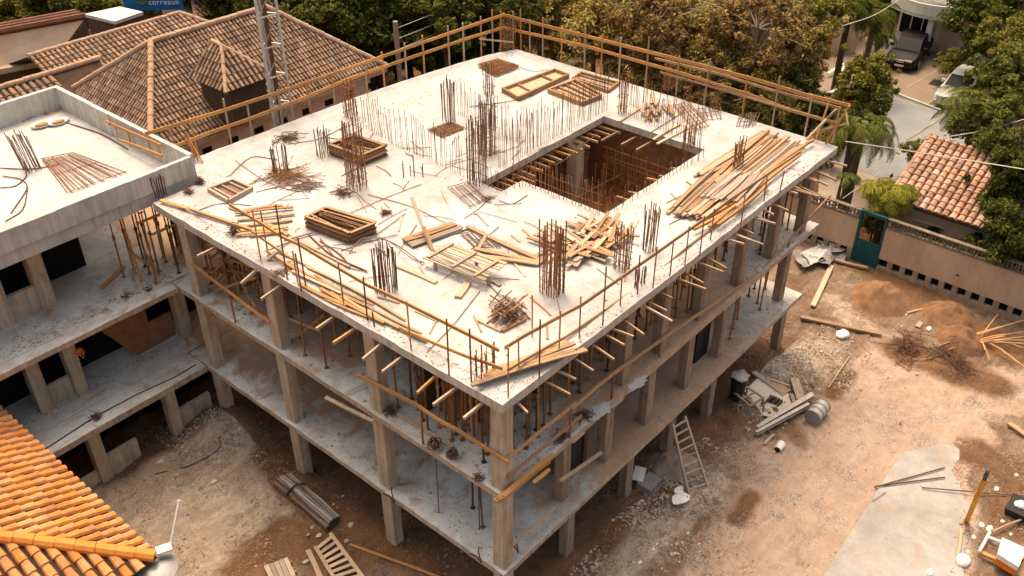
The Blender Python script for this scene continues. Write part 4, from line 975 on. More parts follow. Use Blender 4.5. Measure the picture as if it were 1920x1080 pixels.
props(18, -1.0, 1.6, 15.9, 17.5, Z2, 8.7, ('rust', 'wood_orange', 'rust_dark'), 'rusty prop under the wing roof where it joins the main slab', 'props under the wing roof', .3)
props(4, .8, 2.4, .9, 2.4, Z1, Z2-.2, ('rust', 'rust_dark'), 'rusty prop by the front corner of the lower floor', 'props by the front corner, lower floor', .4)
# braces among the props
for fn, c, l in ((atx, .3, (((470, 445), (525, 438)), ((392, 520), (440, 470)), ((402, 545), (480, 520)), ((415, 480), (470, 500)), ((380, 470), (440, 440)), ((395, 600), (440, 545)), ((525, 590), (600, 620)), ((453, 532), (478, 575)), ((400, 452), (455, 475)))),
                 (aty, 15.9, (((255, 420), (300, 402)), ((240, 470), (285, 500)), ((285, 440), (330, 420)), ((270, 470), (300, 520))))):
    for a, b_ in l:
        tag(stick('brace', fn(*a, c+R.random()*.8), fn(*b_, c+R.random()*.8), .06, .08, R.choice(('wood_orange', 'wood_old', 'wood_new'))), 'orange brace nailed across the props of the far left corner', 'brace', 'braces across the far left props')
for i in range(26):
    tag(stick('brace', (R.uniform(.2, 2.4), R.uniform(10.2, 15), Z2+R.uniform(.2, 2.6)), (R.uniform(.2, 2.4), R.uniform(10.2, 15), Z2+R.uniform(.2, 2.6)), .05, .07, R.choice(('wood_orange', 'wood_old', 'rust'))), 'orange brace nailed across the props of the far left corner', 'brace', 'braces across the far left props')
for i in range(9):
    x = 1.2+i*1.15
    tag(stick('brace', (x, 1.0+jit(.3), ZU-R.uniform(.5, 1.4)), (x+R.uniform(.6, 1.4), 1.2+jit(.4), ZU-R.uniform(.3, 1.6)), .05, .07, R.choice(('wood_old', 'rust', 'wood_orange'))), 'brown brace tied across the props under the right slab edge', 'brace', 'braces across the right-hand props')
# bearers under the joists
for y in (.95, 2.2): tag(stick('bearer', (.7, y, ZU+.02), (18.2, y, ZU+.02), .08, .1, 'wood_old'), 'long bearer timber under the joists, ' + ('outer one' if y < 1 else 'inner one')+' on the right side', 'bearer')
tag(stick('bearer', (.62, 10.2, ZU-.0), (.62, 15.2, ZU-.0), .08, .1, 'wood_old'), 'long bearer timber under the joists of the far left bay', 'bearer')
# things on the floors
for (px, py, z, r, l) in ((815, 842, Z2, .21, 'larger round coil of dark wire at the edge of the middle floor'), (848, 858, Z2, .17, 'smaller round coil of dark wire at the edge of the middle floor')):
    B = at(px, py, z); t = thing('wire_coil', B, l, 'wire coil')
    for k in range(16):
        rr = r*R.uniform(.35, 1.05); tilt = R.uniform(-.4, 1.6); a0 = jit(3); pts = []
        for i in range(15):
            a = i/14*6.28; p = V((math.cos(a)*rr, math.sin(a)*rr*math.cos(tilt), math.sin(a)*rr*math.sin(tilt))); pts.append(B+V((jit(.015), jit(.015), r+jit(.02)))+Matrix.Rotation(a0, 3, 'Z') @ p)
        MB().tube(pts, .012, 5, False).build('loop', 'rust_dark', t)
rodheap(733, 775, .14, .14, 24, 'clump of dark wire beside the second left column of the middle floor', (.2, .4), 'rust_dark', .25, 'wire_tangle', 'wire tangle', Z2)
rodheap(897, 897, .15, .1, 16, 'thin wire scraps by the front corner column of the middle floor', (.15, .3), 'rust_dark', .12, 'wire_tangle', 'wire tangle', Z2)
rodheap(1052, 822, .2, .15, 34, 'dark wire tangle on the right edge of the middle floor near the front corner', (.2, .4), 'rust_dark', .25, 'wire_tangle', 'wire tangle', Z2)
rodheap(1092, 782, .25, .2, 34, 'dark scrap heap behind the two short timber rails', (.2, .5), 'rust_dark', .2, 'wire_tangle', 'wire tangle', Z2)
rodheap(238, 558, .1, .1, 14, 'small upright wire cluster at the edge of the wing ledge', (.15, .3), 'rust_dark', .3, 'wire_tangle', 'wire tangle', Z2)
rodheap(280, 545, .1, .1, 14, 'small dark scrap at the right end of the wing ledge', (.1, .2), 'rust_dark', .15, 'wire_tangle', 'wire tangle', Z2)
rodheap(182, 785, .12, .12, 22, 'small wire cage on the lower wing ledge', (.25, .4), 'rust_dark', .45, 'wire_tangle', 'wire tangle', Z1)
tag(MB().tube([at(80, 845, Z1+.02), at(180, 780, Z1+.02), at(260, 738, Z1+.02), at(330, 706, Z1+.02), at(368, 683, Z1+.02)], .02, 5).build('cable', 'black_plastic'), 'thin dark cable lying along the lower wing ledge', 'cable')
for (px, py, pt, l) in ((823, 962, 858, 'thin dark rod hanging at the second front bay of the lower floor'), (899, 993, 905, 'thin dark rod near the front corner of the lower floor')):
    B = at(px, py, Z1); tag(MB().tube([B, V((B.x+.05, B.y+.02, Z2-.1))], .018, 5).build('hanging_rod', 'rust_dark'), l, 'rod')
for (px, py, l) in ((740, 943, 'forked dark rebar stub on the lower floor edge'), (902, 1055, 'looped rebar stub on the front tip of the lower floor'), (972, 1036, 'dark rebar stub right of the front corner column')):
    B = at(px, py, Z1); t = thing('rebar_stub', B, l, 'rebar stub')
    MB().tube([B, B+V((-.12, .05, .35)), B+V((-.3, .15, .55))], .022, 5).build('bar', 'rust_dark', t); MB().tube([B, B+V((-.02, .06, .4)), B+V((.02, .1, .6))], .02, 5).build('bar', 'rust_dark', t)
for (px, py, z, w_, d_) in ((1125, 770, Z2, .9, .55), (1195, 720, Z2, .9, .35)):
    B = at(px, py, z); mb = MB(); mb.prism([(B.x+math.cos(a*.2618)*w_*.6*R.uniform(.6, 1.15), B.y+math.sin(a*.2618)*d_*.55*R.uniform(.6, 1.15)) for a in range(24)], z+.006, z+.022)
    tag(mb.build('cement_spill', 'slab_wing'), 'white cement spill on the right edge of the middle floor, '+('nearer' if px < 1150 else 'farther')+' one', 'cement')
floorz = lambda: (V((R.uniform(.1, 17.5), abs(R.gauss(0, .7))+.1, R.choice((Z1, Z2, Z2))+.01)) if R.random() < .6 else V((abs(R.gauss(0, .8))+.1, R.uniform(.5, 15), R.choice((Z1, Z2))+.01)))
scatter('rubble', 'floor_crumb', 1600, floorz, (.010, .032), 'crumbled rubble along the open edges of the lower floors')
scatter('rubble', 'floor_crumb', 700, lambda: V((R.uniform(-7, .2), 15.8+abs(R.gauss(0, .4)), Z2+.01)) if R.random() < .6 else V((R.uniform(-7, 0), 16.6+jit(.2), Z1+.01)), (.010, .034), 'crumbled rubble along the wing ledges')
# orange helmet hung on the wing column
B = V((-3.45, 16.5, Z1+1.75)); t = thing('safety_helmet', B, 'orange safety helmet hanging on a column of the lower wing storey', 'helmet')
icos(B, .13, 2, (1, .9, .85), 0).build('shell', 'orange_plastic', t, smooth=True)
mb = MB(); mb.prism([(B.x+.16*math.cos(a*.5236), B.y-.03+.155*math.sin(a*.5236)) for a in range(12)], B.z-.07, B.z-.045); mb.build('brim', 'orange_plastic', t)
MB().tube([B+V((-.1, -.05, -.05)), B+V((.02, -.12, -.3)), B+V((.12, -.05, -.05))], .014, 5).build('strap', 'cardboard', t)
# ================================================================== THINGS ON THE GROUND, RIGHT
simple('rubble_pale', (.20, .155, .115), (.50, .42, .335), 2.5, 1, .3, (1, 1, 1), 0, 0, 12, isl=.35)
def gz(p): return height(p.x, p.y) if inside(p.x, p.y) else 0
def gp(px, py, dz=0.):
    p = at(px, py, .0); p.z = gz(p); p = at(px, py, p.z); p.z = gz(p)+dz; return p
def gstick(name, a, b_, w, h, mat, label, cat, group=None, dz=.05, round_=False, bend=.03, parent=None):
    o = stick(name, gp(*a, dz), gp(*b_, dz), w, h, mat, parent, bend=bend, round_=round_)
    return o if parent else tag(o, label, cat, group)
def ladder(name, a0, a1, b0, b1, n, label, mat, w=.07, h=.1, rungw=.06):
    t = thing(name, (a0+b0)/2, label, 'ladder')
    stick('stile', a0, a1, w, h, mat, t, bend=.01); stick('stile', b0, b1, w, h, mat, t, bend=.01)
    for i in range(n):
        u = (i+.5)/n; stick('rung', a0.lerp(a1, u), b0.lerp(b1, u), rungw, .045, mat, t)
    return t
la, lb = gp(1292, 924), gp(1327, 914)
ladder('timber_ladder', la, aty(1261, 795, -.12), lb, aty(1284, 780, -.12), 9, 'grey timber ladder leaning against the lower floor on the right side', 'wood_grey')
gstick('plank', (1500, 600), (1652, 632), .2, .1, 'wood_new', 'long orange plank on the rubble right of the far ground column', 'plank', dz=.15)
gstick('plank', (1523, 578), (1558, 502), .22, .08, 'wood_pale', 'pale plank pointing at the gate', 'plank', dz=.12)
gstick('plank', (1565, 492), (1625, 507), .16, .1, 'wood_new', 'short orange plank before the teal gate', 'plank', dz=.15)
gstick('plank', (1520, 452), (1552, 470), .16, .08, 'wood_pale', 'short pale plank against the far end of the sheet heap', 'plank', dz=.25)
gstick('pole', (1553, 728), (1594, 668), .05, .05, 'wood_pale', 'thin pale pole on the rubble', 'pole', round_=True, dz=.06)
gstick('plank', (1720, 615), (1727, 605), .2, .05, 'wood_pale', 'stub of pale board among the small stones', 'plank')
gstick('plank', (1680, 572), (1705, 566), .1, .05, 'wood_old', 'thin stick at the foot of the largest sand heap', 'plank')
gstick('plank', (1700, 588), (1735, 580), .1, .06, 'wood_old', 'dark stick in front of the middle sand heap', 'plank')
# sand heaps
def heap(name, px, py, r, h, mat, label, sq=1.0, cat='sand heap'):
    c = gp(px, py); mb = MB(); n = 40; K = 14
    for k in range(K+1):
        q = k/K
        for i in range(n):
            a = 6.283*i/n; rr = r*q*(1+.14*mn.noise(V((math.cos(a)*1.3+px, math.sin(a)*1.3, 2))))
            x, y = c.x+math.cos(a)*rr*sq, c.y+math.sin(a)*rr
            z = h*(1-q**1.35)*(1+.15*mn.noise(V((x*1.2, y*1.2, 5))))+.10*mn.noise(V((x*3, y*3, 1)))+.05*mn.noise(V((x*8, y*8, 1)))
            mb.v.append(V((x, y, gz(V((x, y, 0)))-.06+max(0, z))))
    for k in range(K):
        for i in range(n): mb.f.append((k*n+i, k*n+(i+1) % n, (k+1)*n+(i+1) % n, (k+1)*n+i))
    return tag(mb.build(name, mat, None, V((c.x, c.y, 0)), True), label, cat)
heap('sand_heap', 1650, 562, 1.45, .95, 'sand', 'largest sand heap, nearest the teal gate')
heap('sand_heap', 1778, 595, 1.25, .8, 'sand', 'middle sand heap against the foot of the tan wall')
heap('sand_heap', 1802, 640, 1.1, .75, 'sand', 'sand heap closest to the fan of sticks')
heap('rubble_heap', 1262, 870, 1.0, .45, 'sand_grey', 'low grey soil heap behind the leaning ladder', cat='soil heap')
# fan of sticks
t = thing('stick_fan', gp(1840, 655), 'spread bundle of thin orange bamboo sticks crossing like a fan', 'stick bundle')
for a, b_ in (((1750, 657), (1915, 612)), ((1752, 655), (1850, 632)), ((1765, 662), (1880, 640)), ((1775, 660), (1920, 640)), ((1790, 650), (1925, 648)), ((1800, 648), (1930, 632)), ((1810, 645), (1935, 660)), ((1835, 640), (1867, 600)),
              ((1838, 640), (1850, 690)), ((1836, 640), (1842, 670)), ((1840, 640), (1905, 690)), ((1845, 642), (1930, 712)), ((1820, 648), (1940, 630)), ((1780, 655), (1900, 615)), ((1848, 640), (1930, 670))):
    MB().tube([gp(*a, .1), gp((a[0]+b_[0])/2, (a[1]+b_[1])/2, .32), gp(*b_, .25+R.random()*.2)], .022, 5).build('stick', 'bamboo', t)
def gheap(px, py, rx, ry, n, label, L, mat, hh, r=.014, name='wire_tangle', cat='wire tangle'): 
    p = gp(px, py); rodheap(px, py, rx, ry, n, label, L, mat, hh, name, cat, p.z, r)
gheap(1700, 655, .8, .5, 70, 'dark tangle of rusty wire left of the stick fan', (.5, 1.5), 'rust_dark', .5)
gheap(1775, 672, .9, .5, 80, 'large dark tangle of rusty wire under the stick fan', (.5, 1.6), 'rust_dark', .45)
gheap(1800, 690, .6, .4, 40, 'low dark tangle of wire in front of the stick fan', (.4, 1.1), 'rust_dark', .2)
gstick('pole', (1712, 676), (1755, 672), .05, .05, 'wood_pale', 'thin curved pale stick in front of the wire tangle', 'pole', round_=True, bend=.15)
# sheet heap near the gate
t = thing('sheet_heap', gp(1550, 488), 'heap of crumpled plastic and metal sheets near the gate', 'sheet heap')
for i in range(7):
    c = gp(1520+i*10+jit(5), 492-i*3+jit(8), .15+R.random()*.25); mb = MB(); n = 8; s_ = R.uniform(.7, 1.2); a = R.random()*3
    for j in range(n+1):
        for k in range(n+1):
            u, v = j/n-.5, k/n-.5; z = .22*mn.noise(V((u*3+i*7, v*3, 1)))
            mb.v.append(c+V(((u*math.cos(a)-v*math.sin(a))*s_*1.5, (u*math.sin(a)+v*math.cos(a))*s_, z)))
    for j in range(n):
        for k in range(n): mb.f.append((j*(n+1)+k, (j+1)*(n+1)+k, (j+1)*(n+1)+k+1, j*(n+1)+k+1))
    mb.build('sheet', ('steel_grey', 'galvanised', 'steel_grey', 'plastic_sheet')[i % 4], t, smooth=True)
def rocks(lst, mat, label, name='rock', group=None):
    for px, py, r in lst: r *= .72; tag(icos(gp(px, py, r*.2), r, 1, (1.15, .8, .5), .22).build(name, mat), label, 'rock', group)
tag(icos(gp(1579, 630, .1), .26, 2, (1.3, 1, .5), .12).build('white_block', 'rock_white'), 'white stone block beside the long orange plank', 'rock')
rocks([(1742, 617, .22)], 'rock_white', 'round pale stone between the sand heaps and the wire tangle')
rocks([(1868, 918, .17)], 'rock_white', 'white stone just right of the top of the yellow post')
rocks([(1905, 892, .16)], 'rock', 'brown stone farthest right of the yellow post')
rocks([(1840, 985, .16), (1825, 1008, .14), (1855, 992, .22), (1895, 1002, .1), (1880, 978, .12), (1815, 1035, .1)], 'rock_white', 'pale stone in the rubble between the yellow post and the white crate', group='pale stones by the yellow post')
rocks([(1742, 1075, .2)], 'rock_white', 'white stone at the bottom edge of the pavement')
rocks([(1225, 1030, .1), (1265, 1038, .09), (1200, 1055, .12), (1240, 1068, .1), (1232, 1020, .07), (1290, 1000, .08), (1310, 1020, .07)], 'rock_white', 'small pale stone on the brown soil right of the front corner', group='small stones by the front corner')
rocks([(1700, 590, .1), (1690, 612, .09), (1650, 590, .12), (1620, 620, .12), (1720, 700, .1), (1540, 660, .14), (1510, 690, .12), (1450, 850, .12), (1570, 745, .1), (1640, 760, .1), (1655, 575, .1)], 'rock', 'scattered stone on the dirt yard', group='scattered stones on the dirt yard')
rocks([(400, 905, .2), (300, 865, .16), (445, 835, .16), (330, 890, .14), (430, 868, .1), (360, 830, .1), (250, 925, .14), (410, 930, .14), (392, 920, .1)], 'rock', 'pale stone on the grey soil of the left pit', group='stones in the left pit')
rocks([(657, 985, .16), (585, 990, .12), (598, 1005, .16), (650, 1015, .13), (573, 1055, .17), (600, 990, .07), (642, 930, .08), (625, 945, .08), (480, 1063, .06), (578, 1003, .1)], 'rock', 'pale stone on the dark soil beside the wire bundle', group='stones beside the wire bundle')
# debris corner
tag(stick('board', gp(1412, 700, .1), gp(1470, 745, .1), .22, .08, 'wood_grey', bend=.05), 'grey board curling on the white patch of the debris corner', 'plank')
gstick('plank', (1436, 712), (1478, 728), .1, .05, 'wood_pale', 'slim pale board at the top of the debris corner', 'plank', dz=.14)
gstick('plank', (1488, 716), (1500, 756), .34, .12, 'wood_grey', 'stubby grey timber standing between debris corner and fluted beam', 'plank', dz=.16)
gstick('plank', (1482, 742), (1488, 762), .14, .08, 'wood_pale', 'short pale board beside the stubby grey timber', 'plank', dz=.1)
gstick('plank', (1455, 722), (1478, 738), .3, .05, 'wood_new', 'orange board scrap in the debris corner', 'plank', dz=.08)
gstick('plank', (1432, 838), (1450, 818), .09, .05, 'wood_pale', 'pale board end below the long fluted beams', 'plank', dz=.08)
mb = MB(); mb.poly([gp(x, y, .06) for x, y in ((1395, 735), (1425, 705), (1470, 720), (1485, 760), (1465, 790), (1430, 780))]); tag(mb.build('plaster_patch', 'cardboard'), 'pale spread of spilled plaster under the debris corner', 'plaster')
t = thing('crate_frame', gp(1400, 762), 'broken timber crate frame leaning at the left of the debris corner', 'crate')
q = [gp(1372, 752, .5), gp(1404, 776, .4), gp(1428, 762, .45), gp(1398, 745, .55)]
for i in range(4): stick('rail', q[i], q[(i+1) % 4], .07, .07, 'wood_pale', t)
for p in q: stick('leg', V((p.x, p.y, gz(p))), p, .06, .06, 'wood_grey', t, (1, 0, 0))
stick('rail', q[0].lerp(q[1], .5), q[3].lerp(q[2], .5), .06, .06, 'wood_pale', t)
stick('rail', q[0].lerp(q[3], .5)-V((0, 0, .2)), q[1].lerp(q[2], .5)-V((0, 0, .2)), .06, .06, 'wood_pale', t)
t = thing('tyre_scrap', gp(1452, 758), 'dark ribbed rubber scrap on the spilled plaster', 'scrap')
for k in range(5):
    a = k*.5; c = gp(1443+k*5, 752+k*2.0, .10); MB().tube([c+V((-.22, .05, 0)), c+V((0, -.02, .12)), c+V((.18, .06, .02))], .05, 6).build('rib', 'black_plastic' if k % 2 else 'rust_dark', t)
for i, (a, b_) in enumerate((((1418, 812), (1522, 752)), ((1416, 817), (1514, 768)), ((1424, 806), (1520, 748)))):
    t = thing('steel_beam', gp(*a), ('long fluted steel beam in front of the debris corner, lowest of three', 'long fluted steel beam in front of the debris corner, middle of three', 'long fluted steel beam in front of the debris corner, rearmost of three')[i], 'beam')
    A, B_ = gp(*a, .14+i*.03), gp(*b_, .2); stick('flange', A, B_, .16, .03, 'wood_grey', t); stick('flange', A+V((0, 0, .12)), B_+V((0, 0, .12)), .12, .03, 'galvanised', t); stick('web', A+V((0, 0, .06)), B_+V((0, 0, .06)), .02, .1, 'steel_grey', t)
A, B_ = gp(1521, 793, .3), gp(1540, 770, .3); t = thing('steel_barrel', gp(1530, 785), 'ribbed grey metal barrel lying on the dirt beside the fluted beams', 'barrel')
dv = (B_-A).normalized(); MB().tube([A, B_], .30, 20).build('drum', 'galvanised', t, smooth=False)
for u in (0, .33, .66, 1): MB().tube([A.lerp(B_, u)-dv*.025, A.lerp(B_, u)+dv*.025], .32, 20).build('hoop', 'steel_grey', t)
B = gp(1380, 745); t = thing('dark_bin', B, 'tall dark bin with crumpled clear plastic on top, by the building', 'bin')
MB().tube([B, B+V((0, 0, .5)), B+V((0, 0, 1.1))], [.26, .28, .31], 14).build('barrel', 'black_plastic', t); icos(B+V((0, 0, 1.14)), .36, 2, (1, 1, .25), .25).build('plastic_sheet', 'galvanised', t)
B = gp(1215, 915); t = thing('broken_box', B, 'broken grey box lying open near the leaning ladder', 'box')
MB().quadbox([B+V(c) for c in ((-.3, -.3, 0), (.5, -.25, 0), (.5, .3, 0), (-.3, .3, 0), (-.3, -.3, .3), (.5, -.25, .25), (.5, .3, .25), (-.3, .3, .3))]).build('case', 'steel_grey', t)
stick('flap', B+V((-.2, .35, .3)), B+V((.4, .6, .34)), .4, .03, 'white_paint', t)
B = gp(1275, 938, .08); t = thing('torn_sack', B, 'torn white sack on the soil below the leaning ladder', 'sack')
icos(B, .28, 2, (1.2, .8, .10), .3).build('bag', 'white_paint', t); icos(B+V((.25, .2, .05)), .17, 2, (1.2, .8, .35), .3).build('flap', 'white_paint', t)
t = thing('plastic_bucket', gp(1462, 842, 0), 'white plastic bucket lying on its side near the pale board end', 'bucket')
A, B_ = gp(1456, 850, .14), gp(1464, 838, .16); MB().tube([A, B_], [.13, .16], 14).build('pail', 'white_paint', t); MB().tube([A-(B_-A).normalized()*.02, A], [.10, .12], 14).build('lid', 'black_plastic', t)
for a, b_, l in (((1638, 917), (1770, 880), 'longer rusty iron rod on the pavement, upper of a pair'), ((1640, 915), (1771, 898), 'rusty iron rod on the pavement, lower of a pair')): gstick('iron_rod', a, b_, .05, .05, 'rust_dark', l, 'rod', dz=.09, round_=True, bend=0)
gstick('iron_rod', (1728, 918), (1925, 934), .05, .05, 'rebar', 'ribbed rod running off the pavement past the yellow post', 'rod', dz=.1, round_=True)
gstick('iron_rod', (1634, 942), (1660, 925), .025, .025, 'rebar', 'thin short wire on the pavement below the rod pair', 'rod', dz=.07, round_=True)
B = gp(1812, 978); Tp = aty(1852, 884, B.y-.25); t = thing('yellow_post', B, 'yellow marker post with a dark tip leaning over the rubble', 'post')
stick('post', B, B.lerp(Tp, .86), .15, .1, 'yellow_post', t, round_=False); stick('tip', B.lerp(Tp, .86), Tp, .12, .09, 'black_plastic', t); stick('collar', B.lerp(Tp, .55), B.lerp(Tp, .6), .17, .12, 'yellow_post', t)
# cart with white box
B = gp(1895, 1050); t = thing('white_crate', B, 'white box on an orange base on a timber skid in the bottom right corner', 'crate')
c = [at(1880, 1008, .75), at(1924, 1028, .75), at(1910, 1062, .75), at(1872, 1038, .75)]
def boxq(c, z0, z1, name, mat): MB().quadbox([V((p.x, p.y, z0)) for p in c]+[V((p.x, p.y, z1)) for p in c]).build(name, mat, t)
boxq(c, .28, .55, 'base', 'orange_plastic'); boxq([p+(p-B).normalized()*.03 for p in c], .553, .75, 'lid', 'white_paint')
stick('skid', gp(1838, 1045, .2), gp(1912, 1080, .25), .12, .1, 'wood_orange', t); stick('skid', gp(1890, 1035, .15), gp(1925, 1060, .15), .12, .1, 'wood_old', t)
stick('board', gp(1930, 1065, .3), gp(1905, 1095, .35), .4, .1, 'wood_new', t)
for a, b_, l in (((1833, 1042), (1853, 1005), 'white pipe standing off the timber skid'), ((1850, 1015), (1885, 1028), 'white pipe lying behind the white box'), ((1842, 1045), (1862, 1055), 'stub of white pipe beside the timber skid')):
    gstick('pipe', a, b_, .1, .1, 'white_paint', l, 'pipe', dz=.2, round_=True, bend=0)
gstick('pole', (1858, 1003), (1925, 976), .08, .08, 'wood_pale', 'pale pole reaching from the rubble to the right frame edge', 'pole', dz=.15, round_=True)
gstick('pole', (1794, 1045), (1800, 995), .08, .08, 'wood_pale', 'pale board beside the right edge of the pavement', 'plank', dz=.08)
gstick('plank', (1890, 798), (1925, 822), .2, .08, 'wood_new', 'orange plank end at the right frame edge', 'plank', dz=.1)
B = gp(1908, 958); t = thing('dark_tub', B, 'dark tub with white filling at the right frame edge', 'tub')
MB().quadbox([B+V(q) for q in ((-.4, -.3, 0), (.4, -.3, 0), (.4, .3, 0), (-.4, .3, 0), (-.45, -.35, .3), (.45, -.35, .3), (.45, .35, .3), (-.45, .35, .3))]).build('tub', 'black_plastic', t); icos(B+V((0, 0, .33)), .2, 2, (1, 1, .5)).build('contents', 'white_paint', t)
t = thing('white_bowl', gp(1805, 1055), 'upturned white bowl at the right edge of the pavement', 'bowl'); icos(gp(1805, 1053, .06), .26, 2, (1.2, .9, .6), .03).build('shell', 'white_paint', t, smooth=True)
# ================================================================== LEFT PIT
t = thing('wire_bundle', gp(575, 945), 'strapped bundle of long grey steel wires lying in the left pit', 'wire bundle')
q = [(512, 915), (548, 900), (637, 975), (612, 996)]; P = [gp(*p, .12) for p in q]
for i in range(20):
    u = i/19; a = P[0].lerp(P[1], u); b_ = P[3].lerp(P[2], u); o = V((0, 0, .16*math.sin(math.pi*u)+R.random()*.05))
    MB().tube([a+o, a.lerp(b_, .3)+o+V((jit(.05), jit(.05), .04)), a.lerp(b_, .65)+o+V((jit(.04), jit(.04), .04)), b_+o], .035, 5).build('wire', R.choice(('steel_grey', 'steel_grey', 'galvanised', 'rust_dark')), t)
MB().tube([P[0].lerp(P[1], u)+V((0, 0, .12+.2*math.sin(math.pi*u)))+(P[3]-P[0])*.28 for u in (0, .2, .4, .6, .8, 1)], .03, 6).build('strap', 'black_plastic', t)
MB().tube([gp(513, 905, .25), gp(505, 912, .3), gp(522, 935, .3), gp(575, 975, .28)], .03, 5).build('loop', 'rust_dark', t)
a0, a1 = gp(592, 1030, .12), gp(640, 1110, .12); b0, b1 = gp(620, 1005, .12), gp(690, 1100, .12)
ladder('timber_ladder', a0, a1, b0, b1, 9, 'pale timber ladder lying on the soil at the bottom edge', 'wood_pale', .12, .1, .12)
gstick('plank', (578, 1037), (606, 1100), .16, .14, 'wood_pale', 'thick pale beam lying left of the ladder at the bottom edge', 'plank', dz=.1)
t = thing('board_pallet', gp(522, 1070), 'small brown pallet of boards at the bottom edge', 'pallet')
for i in range(5): stick('board', gp(500+i*9, 1066-i*3.4, .14), gp(516+i*9, 1100-i*3.4, .14), .14, .05, 'wood_grey', t)
for k in (0, 1): stick('bearer', gp(502+k*8, 1072+k*18, .07), gp(548+k*8, 1056+k*18, .07), .1, .08, 'wood_old', t)
gstick('pole', (656, 1024), (830, 1088), .1, .1, 'wood_orange', 'long brown pole on the soil below the front left bay', 'pole', dz=.08, round_=True)
tag(MB().tube([gp(408, 806, .03), gp(412, 830, .03), gp(395, 850, .03), gp(350, 876, .03), gp(290, 888, .03)], .02, 5).build('cable', 'black_plastic'), 'dark cable curving over the soil heap of the left pit', 'cable')
# gravel, scattered over the yards
def groundpt():
    k = R.random()
    if k < .22: p = at(R.uniform(180, 560), R.uniform(800, 1080), 0)
    elif k < .45: p = at(R.uniform(1130, 1420), R.uniform(800, 1080), 0)
    elif k < .62: p = at(R.uniform(1390, 1640), R.uniform(580, 740), 0)
    elif k < .80: p = at(R.uniform(1790, 1920), R.uniform(820, 1080), 0)
    elif k < .9: p = at(R.uniform(470, 900), R.uniform(860, 1080), 0)
    else: p = at(R.uniform(1300, 1920), R.uniform(560, 1080), 0)
    if mn.noise(V((p.x*.8, p.y*.8, 9))) < -.05: return None
    p.z = gz(p)+.005; return p
def rubble_pt():
    k = R.random()
    if k < .3: p = V((R.uniform(.5, 18), -.1-abs(R.gauss(0, 1.1)), 0))
    elif k < .52: p = at(R.uniform(1385, 1600), R.uniform(600, 735), 0)
    elif k < .75: p = at(R.gauss(400, 50), R.gauss(840, 35), 0)
    else: p = at(R.uniform(1120, 1330), R.uniform(860, 1060), 0)
    if p.x > 0 and p.y > 0: return None
    if mn.noise(V((p.x*.9, p.y*.9, 3))) < -.12: return None
    p.z = gz(p)+.01; return p
scatter('rubble', 'rubble_pale', 9500, rubble_pt, (.012, .05), 'pale broken rubble heaped beside the building', 'rubble')
scatter('gravel', 'gravel_mat', 15000, groundpt, (.008, .032), 'brown gravel and crumbs strewn over the building yard', 'gravel')
def litter():
    p = groundpt()
    return p
mb = MB()
for i in range(900):
    p = groundpt()
    if p is None: continue
    a = R.random()*6.28; l = R.uniform(.05, .22); q = p+V((math.cos(a)*l, math.sin(a)*l, R.random()*.04)); mb.tube([p+V((0, 0, .02)), q+V((0, 0, .02))], R.uniform(.006, .014), 4)
tag(mb.build('wood_litter', 'twig'), 'splinters and twigs strewn over the building yard', 'litter', kind='stuff')
# ================================================================== TILED ROOFS
def tile_face(mb, e0, e1, r1, r0, sp, L, rr, jitter=.012, lift=.02):
    """half-round tiles in courses, on the face eave e0-e1, ridge r0-r1"""
    e0, e1, r0, r1 = map(V, (e0, e1, r0, r1)); U = e1-e0; W = U.length; U.normalize()
    nrm = U.cross(r0-e0 if (r0-e0).length > .1 else r1-e0)
    if nrm.z < 0: nrm = -nrm
    nrm.normalize(); S = nrm.cross(U)
    if S.z < 0: S = -S
    H = (r0-e0).dot(S); a0 = (r0-e0).dot(U); a1 = (r1-e0).dot(U); n = int(W/sp)
    for i in range(n):
        u = (i+.5)*W/n
        v1 = H
        if u < a0: v1 = H*u/a0
        elif u > a1: v1 = H*(W-u)/max(.01, W-a1)
        v0 = 0
        if a0 < 0 and u < 0: pass
        k = int(v1/L+.5)
        for c in range(k):
            va, vb = v0+c*L-.02, min(v0+(c+1)*L+.03, v1)
            if vb-va < .06: continue
            du = jit(jitter); h0 = lift+jit(jitter*.6); n0 = len(mb.v)
            for (v, rad_, hh) in ((va, rr*1.06, h0+.02), (vb, rr*.90, h0-.01)):
                for th in range(5):
                    t_ = math.pi*th/4; mb.v.append(e0+U*(u+du-math.cos(t_)*rad_)+S*v+nrm*(hh+math.sin(t_)*rad_*.85))
            for q in range(4): mb.f.append((n0+q, n0+q+1, n0+5+q+1, n0+5+q))
            mb.f.append((n0+4, n0+3, n0+2, n0+1, n0))
def ridge(mb, a, b_, r, L=.42):
    a, b_ = V(a), V(b_); n = max(1, int((b_-a).length/L))
    for i in range(n):
        p, q = a.lerp(b_, i/n), a.lerp(b_, (i+1.08)/n); o = V((jit(.01), jit(.01), jit(.01)))
        mb.tube([p+o, q+o], [r*1.05, r*.9], 9)
def hip_house(root, faces, ridges, sp, L, rr, mt, mr, mbed='tile_bed', rw=.14, rl=.42):
    tb, mb = MB(), MB()
    for f in faces: mb.poly(f); tile_face(tb, *f, sp, L, rr)
    mb.build('roof_bed', mbed, root); tb.build('roof_tiles', mt, root)
    for a, b_ in ridges: m_ = MB(); ridge(m_, a, b_, rw, rl); m_.build('ridge_cap', mr, root)
